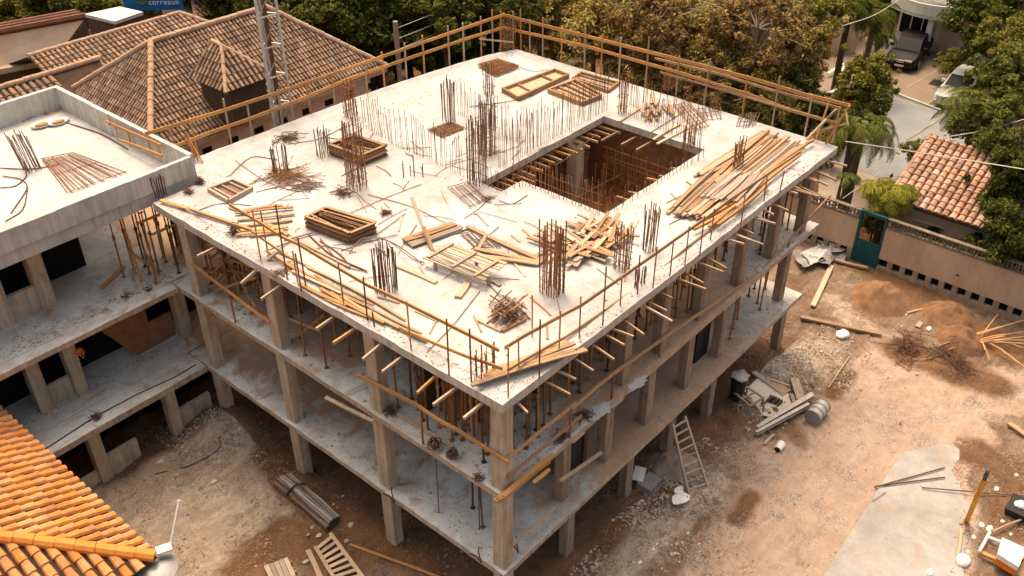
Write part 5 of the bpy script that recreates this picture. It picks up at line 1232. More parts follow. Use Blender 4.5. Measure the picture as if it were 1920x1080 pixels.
# old brown house behind the slab: hip roof
ZE = 6.2
def P3(px, py, z): return at(px, py, z)
E1 = P3(275, 250, ZE); E2 = V((P3(745, 112, ZE).x, E1.y, ZE)); hh = 3.1; dd = 6.1
A1 = P3(272, 76, ZE+hh); A2 = P3(512, 20, ZE+hh); yr = (A1.y+A2.y)/2
A1 = V((A1.x, yr, ZE+hh)); A2 = V((A2.x, yr, ZE+hh)); YK = 2*yr-E1.y
print('OLD ROOF', E1, E2, A1, A2)
E1 = V((P3(262, 286, ZE).x, P3(550, 194, ZE).y, ZE)); E2.y = E1.y; E2.x = P3(735, 130, ZE).x; YK = 2*yr-E1.y
old = thing('tiled_house', (E1.x+4, E1.y+3, 0), 'old house under a weathered brown hipped tile roof behind the railing', 'house')
W0 = V((E1.x, YK, ZE)); E3 = V((E2.x, YK, ZE))
hip_house(old, [(E1, E2, A2, A1), (W0, E1, A1, A1+V((0, .01, 0))), (E2, E3, A2+V((0, .01, 0)), A2), (E3, W0, A1, A2)], [(E1+V((0, 0, .1)), A1+V((0, 0, .1))), (E2+V((0, 0, .1)), A2+V((0, 0, .1))), (A1+V((0, 0, .1)), A2+V((0, 0, .1))), (W0+V((0, 0, .1)), A1+V((0, 0, .1)))], .20, .34, .070, 'tile_old', 'tile_ridge')
mb = MB(); mb.box(E1.x+.6, E1.y+.7, 0, E2.x-.6, YK-.7, ZE-.15); mb.build('wall', 'plaster_light', old)
mb = MB(); mb.box(E1.x, E1.y-.05, ZE-.22, E2.x, E1.y+.12, ZE-.02); mb.build('fascia', 'tile_ridge', old)
for i in range(9):
    x = E1.x+1.4+i*1.45
    mb = MB(); mb.box(x, E1.y+.66, ZE-1.15, x+.5, E1.y+.72, ZE-.85); mb.build('vent', 'dark_void', old)
# dormer
dp = P3(440, 150, ZE+2.1); dx, dy = dp.x, dp.y; zt = ZE+2.75
q0, q1, q2, q3 = V((dx-1.25, dy-1.15, zt-.55)), V((dx+1.5, dy-1.15, zt-.55)), V((dx+1.5, dy+1.7, zt-.55)), V((dx-1.25, dy+1.7, zt-.55)); pk = V((dx-.1, dy+.4, zt+.9)); pk2 = V((dx+.0, dy+1.2, zt+.9))
hip_house(old, [(q0, q1, pk+V((.01, 0, 0)), pk), (q3, q0, pk, pk2), (q1, q2, pk2, pk)], [(q0, pk), (q1, pk), (pk, pk2)], .24, .36, .08, 'tile_old', 'tile_ridge', rw=.09)
mb = MB(); mb.box(dx-.85, dy-.75, ZE+.4, dx+1.1, dy+1.5, zt-.56); mb.build('dormer_wall', 'bark', old)
# lower roofs left and behind
low = thing('tiled_house', P3(60, 180, 0), 'low brown tiled roof spreading left behind the wing parapet', 'house')
z0, z1 = 5.4, 7.6
f = [V((-16, 27.5, z0)), V((E1.x+.5, 27.5, z0)), V((E1.x+3, 33, z1)), V((-16, 33, z1))]
hip_house(low, [tuple(f), (V((E1.x+3, 38.5, z0)), V((-16, 38.5, z0)), f[3], f[2])], [(f[3]+V((0, 0, .08)), f[2]+V((0, 0, .08)))], .32, .44, .11, 'tile_old', 'tile_ridge')
mb = MB(); mb.box(-16, 28, 0, E1.x, 38, z0-.1); mb.build('wall', 'plaster_shade', low)
far = thing('tiled_house', P3(200, 90, 0), 'farther brown tiled roof running diagonally behind the old hipped roof', 'house')
r0_, r1_ = P3(105, 106, 6.2), P3(318, 18, 6.2); fy = (r0_.y+r1_.y)/2
c = [V((r0_.x-1, fy-6, 3.9)), V((r1_.x+4, fy-6, 3.9)), V((r1_.x, fy, 6.2)), V((r0_.x-1, fy, 6.2)), V((r1_.x+4, fy+6, 3.9)), V((r0_.x-1, fy+6, 3.9))]
hip_house(far, [(c[0], c[1], c[2], c[3]), (c[1], c[4], c[2], c[2]+V((0, -.01, 0)))], [(c[1]+V((0, 0, .05)), c[2]+V((0, 0, .05))), (c[3]+V((0, 0, .05)), c[2]+V((0, 0, .05)))], .28, .40, .10, 'tile_old', 'tile_ridge')
mb = MB(); mb.poly([c[5], c[4], c[2], c[3]]); mb.build('back_slope', 'tile_bed', far)
mb = MB(); mb.box(c[0].x+.5, fy-5.4, 0, c[1].x-.5, fy+5, 3.8); mb.build('wall', 'plaster_shade', far)
thr = thing('tiled_house', P3(400, 15, 0), 'pale tiled roof farthest back, right of the blue sign', 'house')
q0, q1 = P3(368, 36, 4.6), P3(500, -8, 4.6); q1.y = q0.y; h0, h1 = V((q0.x+3, q0.y+5, 6.6)), V((q1.x, q0.y+5, 6.6))
hip_house(thr, [(q0, q1, h1, h0)], [(q0, h0), (h0, h1)], .32, .44, .11, 'tile_pink', 'tile_ridge')
mb = MB(); mb.box(q0.x+.5, q0.y+.5, 0, q1.x, q0.y+5, 4.5); mb.build('wall', 'plaster_shade', thr)
# long tan building at the far left
lng = thing('long_building', P3(60, 110, 0), 'long building with a plain tan sloping roof at the far left', 'building')
a, b_, c_, d_ = P3(-80, 140, 5), P3(108, 104, 5), P3(160, 33, 6.6), P3(-80, 78, 6.6)
mb = MB(); mb.poly([a, b_, c_, d_]); mb.build('roof', 'tan_roof', lng)
for k in range(3):
    mb = MB(); mb.tube([d_+V((0, k*.5, .1)), c_+V((0, k*.5, .1))], .2, 6); mb.build('ridge_pipe', 'red_metal', lng)
mb = MB(); mb.quadbox([V((p.x, p.y, 0)) for p in (a, b_, c_, d_)]+[V((p.x, p.y, p.z-.06)) for p in (a, b_, c_, d_)]); mb.build('wall', 'bark', lng)
mb = MB(); mb.beam(a+V((0, -.3, -.1)), b_+V((0, -.3, -.1)), .6, .3); mb.build('gutter', 'plaster_tan', lng)
# white flat roof with the blue sign behind it
shp = thing('white_shed', P3(200, 30, 0), 'low shed with a whitish flat roof below the blue sign', 'shed')
q = [P3(158, 26, 5.5), P3(215, 40, 5.5), P3(268, 22, 5.5), P3(225, 12, 5.5)]
mb = MB(); mb.quadbox([V((p.x, p.y, 5.3)) for p in q]+[V((p.x, p.y, 5.5)) for p in q]); mb.build('roof', 'plaster_white', shp)
mb = MB(); ctr = sum(q, V())/4; mb.quadbox([V((p.x*.96+ctr.x*.04, p.y*.96+ctr.y*.04, 0)) for p in q]+[V((p.x*.96+ctr.x*.04, p.y*.96+ctr.y*.04, 5.29)) for p in q]); mb.build('wall', 'bark', shp)
sg = thing('blue_sign', P3(295, 18, 3), 'bright blue sign with white lettering at the top left', 'sign')
s0, s1 = P3(238, 20, 5.0), P3(346, 18, 5.0); sd = (s1-s0).normalized(); sn = V((0, 0, 1)); s1b = s1
fwd = (CP-s0); fwd.z = 0; fwd.normalize()
mb = MB(); mb.quadbox([s0, s1, s1+V((0, .2, 0)), s0+V((0, .2, 0)), s0+V((0, .35, 2.6)), s1+V((0, .35, 2.6)), s1+V((0, .55, 2.6)), s0+V((0, .55, 2.6))]); mb.build('panel', 'blue_sign', sg)
fc = bpy.data.curves.new('lettering', 'FONT'); fc.body = 'correaun'; fc.size = 1.0; fc.extrude = .01; fc.space_character = 1.1
fo = bpy.data.objects.new('lettering_curve', fc); COL.objects.link(fo); dg = bpy.context.evaluated_depsgraph_get()
lm = bpy.data.meshes.new_from_object(fo.evaluated_get(dg)); bpy.data.objects.remove(fo); lm.materials.clear(); lm.materials.append(MATS['white_paint'])
lo = bpy.data.objects.new('lettering', lm); COL.objects.link(lo); lo.parent = sg
xs = [v.co.x for v in lm.vertices]; Wt = max(xs)-min(xs); k = (s1-s0).length*.52/Wt; up_ = V((0, .35, 2.6)).normalized(); nn = sd.cross(up_).normalized(); up_ = nn.cross(sd).normalized()
o_ = s0+(s1-s0)*.40+up_*.36+nn*.07-wloc(sg)
lo.matrix_local = Matrix(((sd.x*k, up_.x*k, nn.x*k, o_.x), (sd.y*k, up_.y*k, nn.y*k, o_.y), (sd.z*k, up_.z*k, nn.z*k, o_.z), (0, 0, 0, 1)))
ec = s0+(s1-s0)*.30+up_*.75+nn*.06; MB().tube([ec+sd*(.34*math.cos(a*.5236))+up_*(.34*math.sin(a*.5236)) for a in range(13)], .09, 6, False).build('emblem', 'leaf_yellow', sg)
# orange roof, bottom left
ZO = 4.2
K = P3(296, 1046, ZO); ro = thing('tiled_house', V((K.x-4, K.y+3, 0)), 'house under a bright orange tiled roof in the bottom left corner', 'house')
Nn = V((K.x, 15.2, ZO)); N2 = P3(0, 783, ZO); Nn.x = K.x; Nn.y = max(N2.y, 14.0)
dp = 5.2; rise = dp*.42; HP = V((K.x-dp, K.y+dp, ZO+rise)); FP = V((K.x-dp, Nn.y+4, ZO+rise)); Wp = V((K.x-11, K.y, ZO)); WH = V((K.x-11, K.y+dp, ZO+rise))
print('ORANGE', K, N2)
hip_house(ro, [(K, V((K.x, Nn.y+4, ZO)), FP, HP), (V((K.x-11, K.y, ZO)), K, HP, WH)], [(K+V((-.05, .05, .08)), HP+V((0, 0, .08)))], .34, .40, .125, 'tile_orange', 'tile_orange_ridge', 'tile_bed', rw=.17, rl=.5)
mb = MB(); mb.box(K.x-11, K.y+.45, 0, K.x-.45, Nn.y-.6, ZO-.1); mb.build('wall', 'plaster_shade', ro)
# aerial pole and grey dish by its corner
t = thing('aerial_pole', K+V((.1, -.1, -.2)), 'white aerial pole with a bracket at the tip of the orange roof', 'aerial')
k0 = P3(304, 1032, ZO); stick('pole', k0+V((0, 0, -.6)), aty(336, 938, k0.y+.4), .075, .075, 'white_paint', t, (0, 1, 0), round_=True)
MB().beam(P3(293, 1034, ZO+.02), P3(322, 1024, ZO+.02), .28, .06).build('bracket', 'white_paint', t)
t = thing('grey_dish', V((K.x+.1, K.y-.5, ZO-1)), 'grey dish below the tip of the orange roof', 'dish')
mb = MB(); c0 = P3(290, 1068, ZO-.3)
for k in range(7):
    for i in range(24):
        a = 6.283*i/24; rr = .62*k/6; mb.v.append(c0+V((math.cos(a)*rr, math.sin(a)*rr, .16*(1-(k/6)**2))))
for k in range(6):
    for i in range(24): mb.f.append((k*24+i, k*24+(i+1) % 24, k*24+24+(i+1) % 24, k*24+24+i))
mb.build('bowl', 'steel_grey', t, smooth=True); stick('mast', c0+V((0, 0, -2.6)), c0, .08, .08, 'steel_grey', t, (0, 1, 0), round_=True)
# pink tiled house beyond the wall
ph = thing('tiled_house', V((30, -3, 0)), 'small house with a pale pink tiled roof beyond the tan wall', 'house')
zE = 2.9
a, b_ = P3(1690, 376, zE), P3(1862, 440, zE); c_, d_ = P3(1870, 330, zE+1.9), P3(1712, 288, zE+1.9)
xa = (a.x+b_.x)/2; ya, yb = a.y+.55, b_.y-2.5
f = (V((xa, yb, zE)), V((xa, ya, zE)), V((xa+4.2, ya, zE+1.7)), V((xa+4.2, yb, zE+1.7)))
print('PINK', a, b_, c_, d_)
hip_house(ph, [f], [(f[1]+V((0, 0, .05)), f[2]+V((0, 0, .05)))], .34, .36, .155, 'tile_pink', 'tile_pink', 'red_metal', .12)
mb = MB(); mb.box(xa+.6, yb, 0, xa+4, ya-.3, zE-.05); mb.build('wall', 'plaster_shade', ph)
mb = MB(); mb.box(xa+.1, yb, zE-.2, xa+.25, ya, zE-.04); mb.build('fascia', 'bark', ph)
tag(stick('plank', P3(1675, 398, 2.2), P3(1773, 428, 2.2), .1, .08, 'wood_pale'), 'pale board fixed under the eave of the pink roof', 'plank')
# ================================================================== LATTICE MAST
B = aty(533, 240, 18.6); B.z = 0
t = thing('lattice_mast', B, 'grey steel lattice mast rising between the slab and the old tiled roof', 'mast')
w = .42; TZ = 21.0; lean = V((-.0, 0, 0))
legs = [V((B.x-w, B.y, 0)), V((B.x+w, B.y-.1, 0)), V((B.x+.1, B.y+w*1.3, 0))]
tops = [p+V((0, 0, TZ)) for p in legs]
for a, b_ in zip(legs, tops): MB().tube([a, b_], .06, 6).build('leg', 'galvanised', t)
for k in range(17):
    z = .8+k*1.2
    for i in range(3):
        a, b_ = legs[i]+V((0, 0, z)), legs[(i+1) % 3]+V((0, 0, z+(.0 if k % 2 else 0)))
        MB().tube([a, b_], .035, 5).build('crosspiece', 'galvanised', t)
        MB().tube([a, legs[(i+1) % 3]+V((0, 0, z+1.2))], .022, 4).build('diagonal', 'steel_grey', t)
stick('cable_tray', B+V((.05, .2, 2)), B+V((.05, .2, TZ)), .14, .10, 'rust_dark', t, (0, 1, 0))
# ================================================================== POLES AND WIRES
def pole(px, py, z, topy, r, mat, label, lean=(0, 0), wires=()):
    B = at(px, py, z); H = topz(B, topy); t = thing('utility_pole', B, label, 'pole')
    T = V((B.x+lean[0], B.y+lean[1], H)); MB().tube([B, B.lerp(T, .5), T], [r, r*.85, r*.7], 10).build('shaft', mat, t)
    stick('crossarm', T-V((.6, 0, .4)), T+V((.6, 0, -.4)), .1, .1, 'wood_grey', t)
    return T
pole(1536, 106, 0, -40, .22, 'plaster_white', 'pale concrete pole beside the parked car driveway', (.3, 0))
FB = aty(743, 92, 26); FB.z = 0; T = aty(741, 40, 26); t = thing('fence_post', V((FB.x, FB.y, 0)), 'grey post with wires behind the far left railing', 'post')
MB().tube([V((T.x+.1, T.y, 0)), T], .14, 8).build('shaft', 'wood_grey', t)
for k in range(3):
    p = T-V((0, 0, .4+k*.6)); tag(MB().tube([p, p+V((3, .4, -.12)), p+V((6.5, 1, -.1))], .02, 4).build('wire', 'galvanised'), 'thin pale wire strung right from the grey post, '+('topmost', 'middle', 'lowest')[k]+' of three', 'wire')
def wire(pts, label, r=.022, mat='plaster_white'):
    P = [at(x, y, z) for x, y, z in pts]; Q = []
    for a, b_ in zip(P, P[1:]):
        for k in range(8): Q.append(a.lerp(b_, k/8))
    Q.append(P[-1])
    for _ in range(10): Q = [Q[0]]+[(Q[i-1]+Q[i]*2+Q[i+1])/4 for i in range(1, len(Q)-1)]+[Q[-1]]
    tag(MB().tube(Q, r, 4).build('overhead_wire', mat), label, 'wire')
wire([(1585, 265, 7.5), (1720, 285, 7), (1925, 318, 7.5)], 'white overhead wire passing in front of the pink tiled roof')
wire([(1765, 258, 5), (1850, 245, 5.5), (1925, 222, 6.5)], 'white overhead wire running right past the palm fronds')
wire([(1580, 48, 8), (1640, 30, 8), (1690, -4, 8.5)], 'overhead wire in front of the white house balcony')
wire([(1580, 372, 3.2), (1650, 322, 3.5), (1690, 282, 3.6)], 'thin wire crossing the palm by the tan wall', .014)
# ================================================================== WHITE HOUSE, FENCES, CAR
H0 = at(1738, 96, 0); hx, hy = H0.x-1.3, H0.y-.3
ho = thing('white_house', (hx+3, hy, 0), 'white two storey house with a curved balcony at the top right', 'house')
mb = MB(); mb.box(hx+1.6, hy-4, 0, hx+9, hy+2.9, 6.4); mb.build('wall', 'plaster_white', ho)
mb = MB(); mb.box(hx+1.0, hy-3, 3.6, hx+1.7, hy+.6, 7.4); mb.build('upper_wall', 'white_paint', ho)
mb = MB(); pts = [(hx+1.55, hy+3.2)]+[(hx+.2-1.0*math.sin(math.pi*i/10), hy+3.2-i*.52) for i in range(11)]+[(hx+1.55, hy-2.0)]
mb.prism(pts[::-1], 2.9, 3.1); mb.build('balcony_floor', 'plaster_white', ho)
mb = MB()
for a, b_ in zip(pts, pts[1:]): mb.beam((*a, 3.5), (*b_, 3.5), .12, .78)
mb.build('balcony_wall', 'plaster_white', ho)
mb = MB(); mb.box(hx-.3, hy-.1, 0, hx+.1, hy+.25, 2.9); mb.build('column', 'white_paint', ho)
wn = MB(); wn.box(hx+1.52, hy+.3, .9, hx+1.62, hy+2.8, 2.6); wn = wn.build('window', 'glass_dark', ho)
for k in range(4): mb = MB(); mb.box(hx+1.47, hy+.3+k*.8, .9, hx+1.53, hy+.38+k*.8, 2.6); mb.build('frame', 'white_paint', wn)
mb = MB(); mb.box(hx+1.5, hy-1.6, 0, hx+1.61, hy-.2, 2.4); mb.build('garage_door', 'plaster_shade', ho)
mb = MB(); mb.box(hx+.6, hy+.2, 0, hx+.75, hy+1.6, 1.1); mb.build('low_wall', 'white_paint', ho)
fe = thing('picket_fence', at(1650, 95, 0), 'white picket fence left of the parked car', 'fence')
fa, fb = at(1625, 95, 0), at(1682, 112, 0)
for i in range(22):
    p = fa.lerp(fb, i/21); mb = MB(); mb.box(p.x-.05, p.y-.08, 0, p.x+.05, p.y+.08, 1.25); mb.build('picket', 'white_paint', fe)
for z in (.35, .95): MB().beam(fa+V((.08, 0, z)), fb+V((.08, 0, z)), .05, .1).build('rail', 'white_paint', fe)
rd = thing('orange_shed', at(1548, 92, 0), 'shed with an orange painted wall behind the pale pole', 'shed')
o0, o1 = at(1536, 92, 0), at(1562, 96, 0)
mb = MB(); mb.box(o1.x, o1.y, 0, o1.x+4, o0.y+2, 2.8); mb.build('wall', 'paint_orange', rd)
mb = MB(); mb.box(o1.x-.3, o1.y-.3, 2.8, o1.x+4.2, o0.y+2.2, 2.95); mb.build('roof', 'tile_bed', rd)
gw = thing('gate_pillars', at(1575, 98, 0), 'pair of tan gate pillars beside the orange shed', 'pillars')
for px in (1568, 1590): p = at(px, 100, 0); mb = MB(); mb.box(p.x-.35, p.y-.35, 0, p.x+.35, p.y+.35, 2.6); mb.build('pillar', 'plaster_shade', gw)
mb = MB(); p = at(1765, 160, 0); mb.box(p.x-.5, p.y-.7, .075, p.x+.5, p.y+.7, .10); tag(mb.build('manhole_cover', 'black_plastic'), 'dark square manhole cover on the driveway', 'manhole cover')
tr = thing('timber_trestle', at(1560, 140, 0), 'pale board frame leaning by the tree foot left of the street', 'trestle')
for a, b_ in (((1553, 138), (1580, 120)), ((1580, 120), (1582, 148)), ((1545, 180), (1576, 164)), ((1576, 164), (1588, 176))): stick('board', at(*a, .3), at(*b_, .5), .2, .1, 'white_paint', tr)
simple('car_white', (.50, .49, .46), (.58, .57, .54), 3, .3, 0, (1, 1, 1), 0)
def car(loc, rot, s, paint, label):
    t = thing('parked_car', loc, label, 'car'); t.rotation_euler = (0, 0, rot); t.scale = (s, s, s)
    def part(mb, name, mat, par=None, smooth=False):
        o = mb.build(name, mat, None, V((0, 0, 0)), smooth); o.parent = par or t; return o
    def loft(st, mb=None):
        mb = mb or MB(); n0 = len(mb.v); k = len(st[0])
        for s_ in st: mb.v += [V(p) for p in s_]
        for i in range(len(st)-1):
            for j in range(k): mb.f.append((n0+i*k+j, n0+i*k+(j+1) % k, n0+(i+1)*k+(j+1) % k, n0+(i+1)*k+j))
        mb.f += [tuple(n0+j for j in reversed(range(k))), tuple(n0+(len(st)-1)*k+j for j in range(k))]; return mb
    def sec(x, w, zb, zt): return [(x, -w*.9, zb), (x, -w, zb+.12), (x, -w, zt-.12), (x, -w*.88, zt), (x, w*.88, zt), (x, w, zt-.12), (x, w, zb+.12), (x, w*.9, zb)]
    body = part(loft([sec(2.2, .68, .32, .62), sec(2.1, .78, .24, .72), sec(1.5, .86, .2, .84), sec(.8, .88, .2, .92), sec(-1.0, .88, .2, .94), sec(-1.9, .85, .22, .92), sec(-2.15, .76, .3, .84)]), 'body', paint)
    def csec(x, w, z): return [(x, -w, .88), (x, -w, z*.5+.44), (x, -w*.92, z), (x, w*.92, z), (x, w, z*.5+.44), (x, w, .88)]
    part(loft([[(1.2, -.74, .88), (1.2, -.74, .90), (1.18, -.70, .92), (1.18, .70, .92), (1.2, .74, .90), (1.2, .74, .88)], csec(.50, .70, 1.40), csec(-.3, .71, 1.47), csec(-1.15, .69, 1.41), [(-1.75, -.72, .88), (-1.75, -.72, .90), (-1.73, -.68, .93), (-1.73, .68, .93), (-1.75, .72, .90), (-1.75, .72, .88)]]), 'cabin', paint)
    mb = MB(); mb.poly([(1.17, -.66, .955), (1.17, .66, .955), (.545, .60, 1.395), (.545, -.60, 1.395)]); part(mb, 'windscreen', 'glass_dark')
    mb = MB(); mb.poly([(-1.70, -.62, .97), (-1.70, .62, .97), (-1.20, .58, 1.40), (-1.20, -.58, 1.40)]); part(mb, 'rear_window', 'glass_dark')
    for sy in (-1, 1):
        mb = MB(); mb.poly([(.72, .745*sy, .95), (-.25, .745*sy, .95), (-.25, .70*sy, 1.34), (.30, .70*sy, 1.30)]); part(mb, 'side_window', 'glass_dark')
        mb = MB(); mb.poly([(-.33, .745*sy, .95), (-1.3, .745*sy, .95), (-.98, .70*sy, 1.32), (-.33, .70*sy, 1.34)]); part(mb, 'side_window', 'glass_dark')
        mb = MB(); mb.box(2.03, .42*sy-.2, .56, 2.2, .42*sy+.2, .70); part(mb, 'headlight', 'lamp_glass')
        mb = MB(); mb.box(.62, .9*sy-.1, .92, .8, .9*sy+.1, 1.06); part(mb, 'mirror', paint)
        for x in (1.35, -1.35):
            w_ = part(MB().tube([(x, .70*sy, .31), (x, .90*sy, .31)], .31, 20), 'wheel', 'black_plastic'); part(MB().tube([(x, .89*sy, .31), (x, .915*sy, .31)], .19, 14), 'rim', 'galvanised', w_)
    mb = MB(); mb.box(2.1, -.7, .28, 2.27, .7, .46); part(mb, 'bumper', paint)
    mb = MB(); mb.box(2.16, -.2, .54, 2.22, .2, .68); part(mb, 'grille', 'galvanised')
    mb = MB(); mb.box(2.272, -.25, .33, 2.285, .25, .44); part(mb, 'number_plate', 'white_paint')
c0, c1 = at(1682, 128, .3), at(1722, 80, .3); dv = c0-c1
car(V(((c0.x+c1.x)/2-.2, (c0.y+c1.y)/2-.1, .06)), math.atan2(dv.y, dv.x), 1.22, 'car_paint', 'dark saloon car parked nose out on the driveway of the white house')
c0, c1 = at(1768, 205, .3), at(1835, 150, .3); dv = c0-c1
car(V(((c0.x+c1.x)/2, (c0.y+c1.y)/2, .06)), math.atan2(dv.y, dv.x), 1.2, 'car_white', 'pale car half hidden by palm fronds at the right side of the street')
# ================================================================== TREES AND PLANTS
rng = np.random.default_rng(5)
def leaf_cloud(clumps, n, size, seed, flat=.5, narrow=.45):
    """many small leaf-sized faces in clumps -> (verts, faces)"""
    g = np.random.default_rng(seed); vs = []
    for (c, r, k) in clumps:
        m = int(n*k); d = g.normal(size=(m, 3)); d /= np.linalg.norm(d, axis=1)[:, None]
        p = np.array(c)+d*(r*g.random((m, 1))**.45)*np.array([1, 1, .75])
        nr = d*.6+g.normal(size=(m, 3))*.55+np.array([0, 0, flat]); nr /= np.linalg.norm(nr, axis=1)[:, None]
        t = np.cross(nr, g.normal(size=(m, 3))); t /= np.linalg.norm(t, axis=1)[:, None]+1e-9; b_ = np.cross(nr, t)
        s = size*(.6+.8*g.random((m, 1)))
        q = np.stack([p-t*s, p+b_*s*narrow-t*s*.1, p+t*s, p-b_*s*narrow-t*s*.1], 1); vs.append(q.reshape(-1, 3))
    v = np.concatenate(vs); f = np.arange(len(v)).reshape(-1, 4); return v, f
def np_mesh(name, v, f, mat):
    me = bpy.data.meshes.new(name); me.vertices.add(len(v)); me.vertices.foreach_set('co', v.astype(np.float32).ravel())
    me.loops.add(f.size); me.loops.foreach_set('vertex_index', f.astype(np.int32).ravel())
    me.polygons.add(len(f)); me.polygons.foreach_set('loop_start', np.arange(0, f.size, f.shape[1], dtype=np.int32)); me.polygons.foreach_set('loop_total', np.full(len(f), f.shape[1], dtype=np.int32))
    me.update(calc_edges=True); me.materials.append(MATS[mat]); return me
TP = {}
def tree_proto(kind, k):
    """unit tree: crown radius about 1, crown centre at height 0; trunk reaches down to -2"""
    if (kind, k) in TP: return TP[(kind, k)]
    g = random.Random(hash((len(kind), k))); seed = 31*k+len(kind)
    mat, nl, size, trunk, dens = {'dark': ('leaf_dark', 330, .052, 'bark', 1), 'green': ('leaf_green', 300, .055, 'bark', 1), 'yellow': ('leaf_yellow', 260, .05, 'bark', 1), 'ochre': ('leaf_ochre', 150, .04, 'bark_pale', .9), 'brown': ('leaf_brown', 170, .045, 'bark_pale', .8)}[kind]
    cl = []
    fe = kind in ('ochre', 'brown')
    for i in range(78 if fe else 44):
        th = g.uniform(0, 6.283); z = g.uniform(-.75, .95); rr = math.sqrt(max(0.05, 1-z*z))*g.uniform(.45, 1.0)
        lob = 1+.22*math.sin(3*th+k)+.12*math.sin(5*th+2*k)
        cl.append(((math.cos(th)*rr*lob, math.sin(th)*rr*lob, z*.72), g.uniform(.09, .24) if fe else g.uniform(.14, .33), g.uniform(.5, 1.3)))
    for i in range(14):
        th = g.uniform(0, 6.283); cl.append(((math.cos(th)*g.uniform(.8, 1.2), math.sin(th)*g.uniform(.8, 1.2), g.uniform(-.4, .7)), g.uniform(.08, .16), .22))
    v, f = leaf_cloud(cl, nl, size, seed); crown = np_mesh('crown', v, f, mat)
    mb = MB(); mb.tube([(0, 0, -2.0), (.05, .02, -1.0), (.02, .06, -.2)], [.13, .09, .06], 8)
    for c, r, _ in cl[:18]:
        e = V(c); mb.tube([(.03, .04, -.7+.3*g.random()), e*.5+V((0, 0, -.12)), e], [.05, .03, .010], 5)
    tr = mb.build('trunk', trunk, None, V((0, 0, 0))); tm = tr.data; bpy.data.objects.remove(tr)
    TP[(kind, k)] = (crown, tm); return TP[(kind, k)]
def tree(px, py, z, r, kind, label, group=None, k=None, sq=1.0, name='tree', bare=0):
    C_ = at(px, py, z); k = R.randrange(3) if k is None else k
    crown, tm = tree_proto(kind, k); t = thing(name, V((C_.x, C_.y, 0)), label, 'tree', group)
    a = R.random()*6.28
    for nm, me, s in (('crown', crown, (r, r, r*sq)), ('trunk', tm, (r*.8, r*.8, z/2.0))):
        o = bpy.data.objects.new(nm, me); COL.objects.link(o); o.parent = t; o.location = (0, 0, z); o.scale = s; o.rotation_euler = (0, 0, a)
    for i in range(bare):
        th = R.random()*6.28; d = V((math.cos(th), math.sin(th), .55+jit(.3))).normalized(); p = C_+V((0, 0, .2)); L = r*R.uniform(1.0, 1.45); pts = [p]
        for j in range(5):
            d = (d+V((jit(.25), jit(.25), jit(.22)))).normalized(); pts.append(pts[-1]+d*L/5)
        pts = [q-wloc(t) for q in pts]; mb = MB(); mb.tube(pts, [.055, .045, .038, .03, .022, .012], 5, False)
        for j in (2, 3, 4):
            e = pts[j]+V((jit(1), jit(1), R.random()*.7))*r*.25; mb.tube([pts[j], pts[j].lerp(e, .5)+V((jit(.1), jit(.1), 0)), e], [.025, .018, .008], 4, False)
        o = mb.build('branch', 'bark_pale', None, V((0, 0, 0))); o.parent = t; o.location = (0, 0, 0)
    return t
G1 = 'trees behind the old tiled roof'; L1 = 'dark green tree in the wood behind the old tiled roof'
for a in ((575, 60, 5.5, 3.4), (640, 35, 6, 3.6), (700, 30, 6, 3.6), (745, 60, 4.5, 2.8), (790, 20, 6, 3.4), (835, 70, 4.5, 2.6), (880, 45, 5, 2.8), (600, -5, 7, 3.8), (680, -15, 7, 4), (760, -20, 7, 4), (850, -10, 6.5, 3.6), (800, 95, 3, 2), (660, 75, 4, 2.6), (700, 90, 2.5, 2), (920, 5, 6, 3), (740, 95, 2, 1.8), (560, 20, 6.5, 3)):
    tree(*a, 'dark', L1, G1)
tree(590, 40, 6.6, 2.4, 'green', 'yellow-tipped tree touching the right end of the old tiled roof ridge')
tree(830, 35, 6.4, 2.3, 'green', 'lighter green bushy tree above the grey wire post')
tree(960, 10, 6.4, 2.2, 'green', 'lighter green tree above the far corner of the railing')
t = thing('red_shrub', at(828, 12, 6.5), 'shrub with red blossoms among the dark trees', 'shrub')
v, f = leaf_cloud([((jit(.8), jit(.8), jit(.5)), .3, .35) for _ in range(6)], 160, .14, 3); o = bpy.data.objects.new('blossom', np_mesh('blossom', v, f, 'leaf_red')); COL.objects.link(o); o.parent = t
p = at(828, 12, 6.5); MB().tube([V((p.x, p.y, 0)), p], [.1, .05], 6).build('stem', 'bark', t)
t = thing('white_spire', at(862, 20, 5), 'pale white spray of tall flower plumes among the dark trees', 'plant'); p = at(862, 38, 4.5)
for i in range(16):
    e = p+V((jit(.55), jit(.55), R.uniform(1.6, 3.2))); MB().tube([p+V((jit(.1), jit(.1), 0)), p.lerp(e, .6)+V((jit(.1), jit(.1), .1)), e], [.05, .12, .03], 5).build('plume', 'plaster_white', t)
MB().tube([V((p.x, p.y, 0)), p], .1, 6).build('stem', 'bark', t)
c = at(672, 75, 1.0); tag(icos(c, 1.7, 3, (1.3, 1, .7), .06).build('boulder', 'rock', smooth=True), 'pale rounded mound just beyond the right end of the old tiled roof', 'boulder')
G2 = 'brown trees behind the far right railing'; L2 = 'ochre brown leafed tree crowding behind the far right railing'
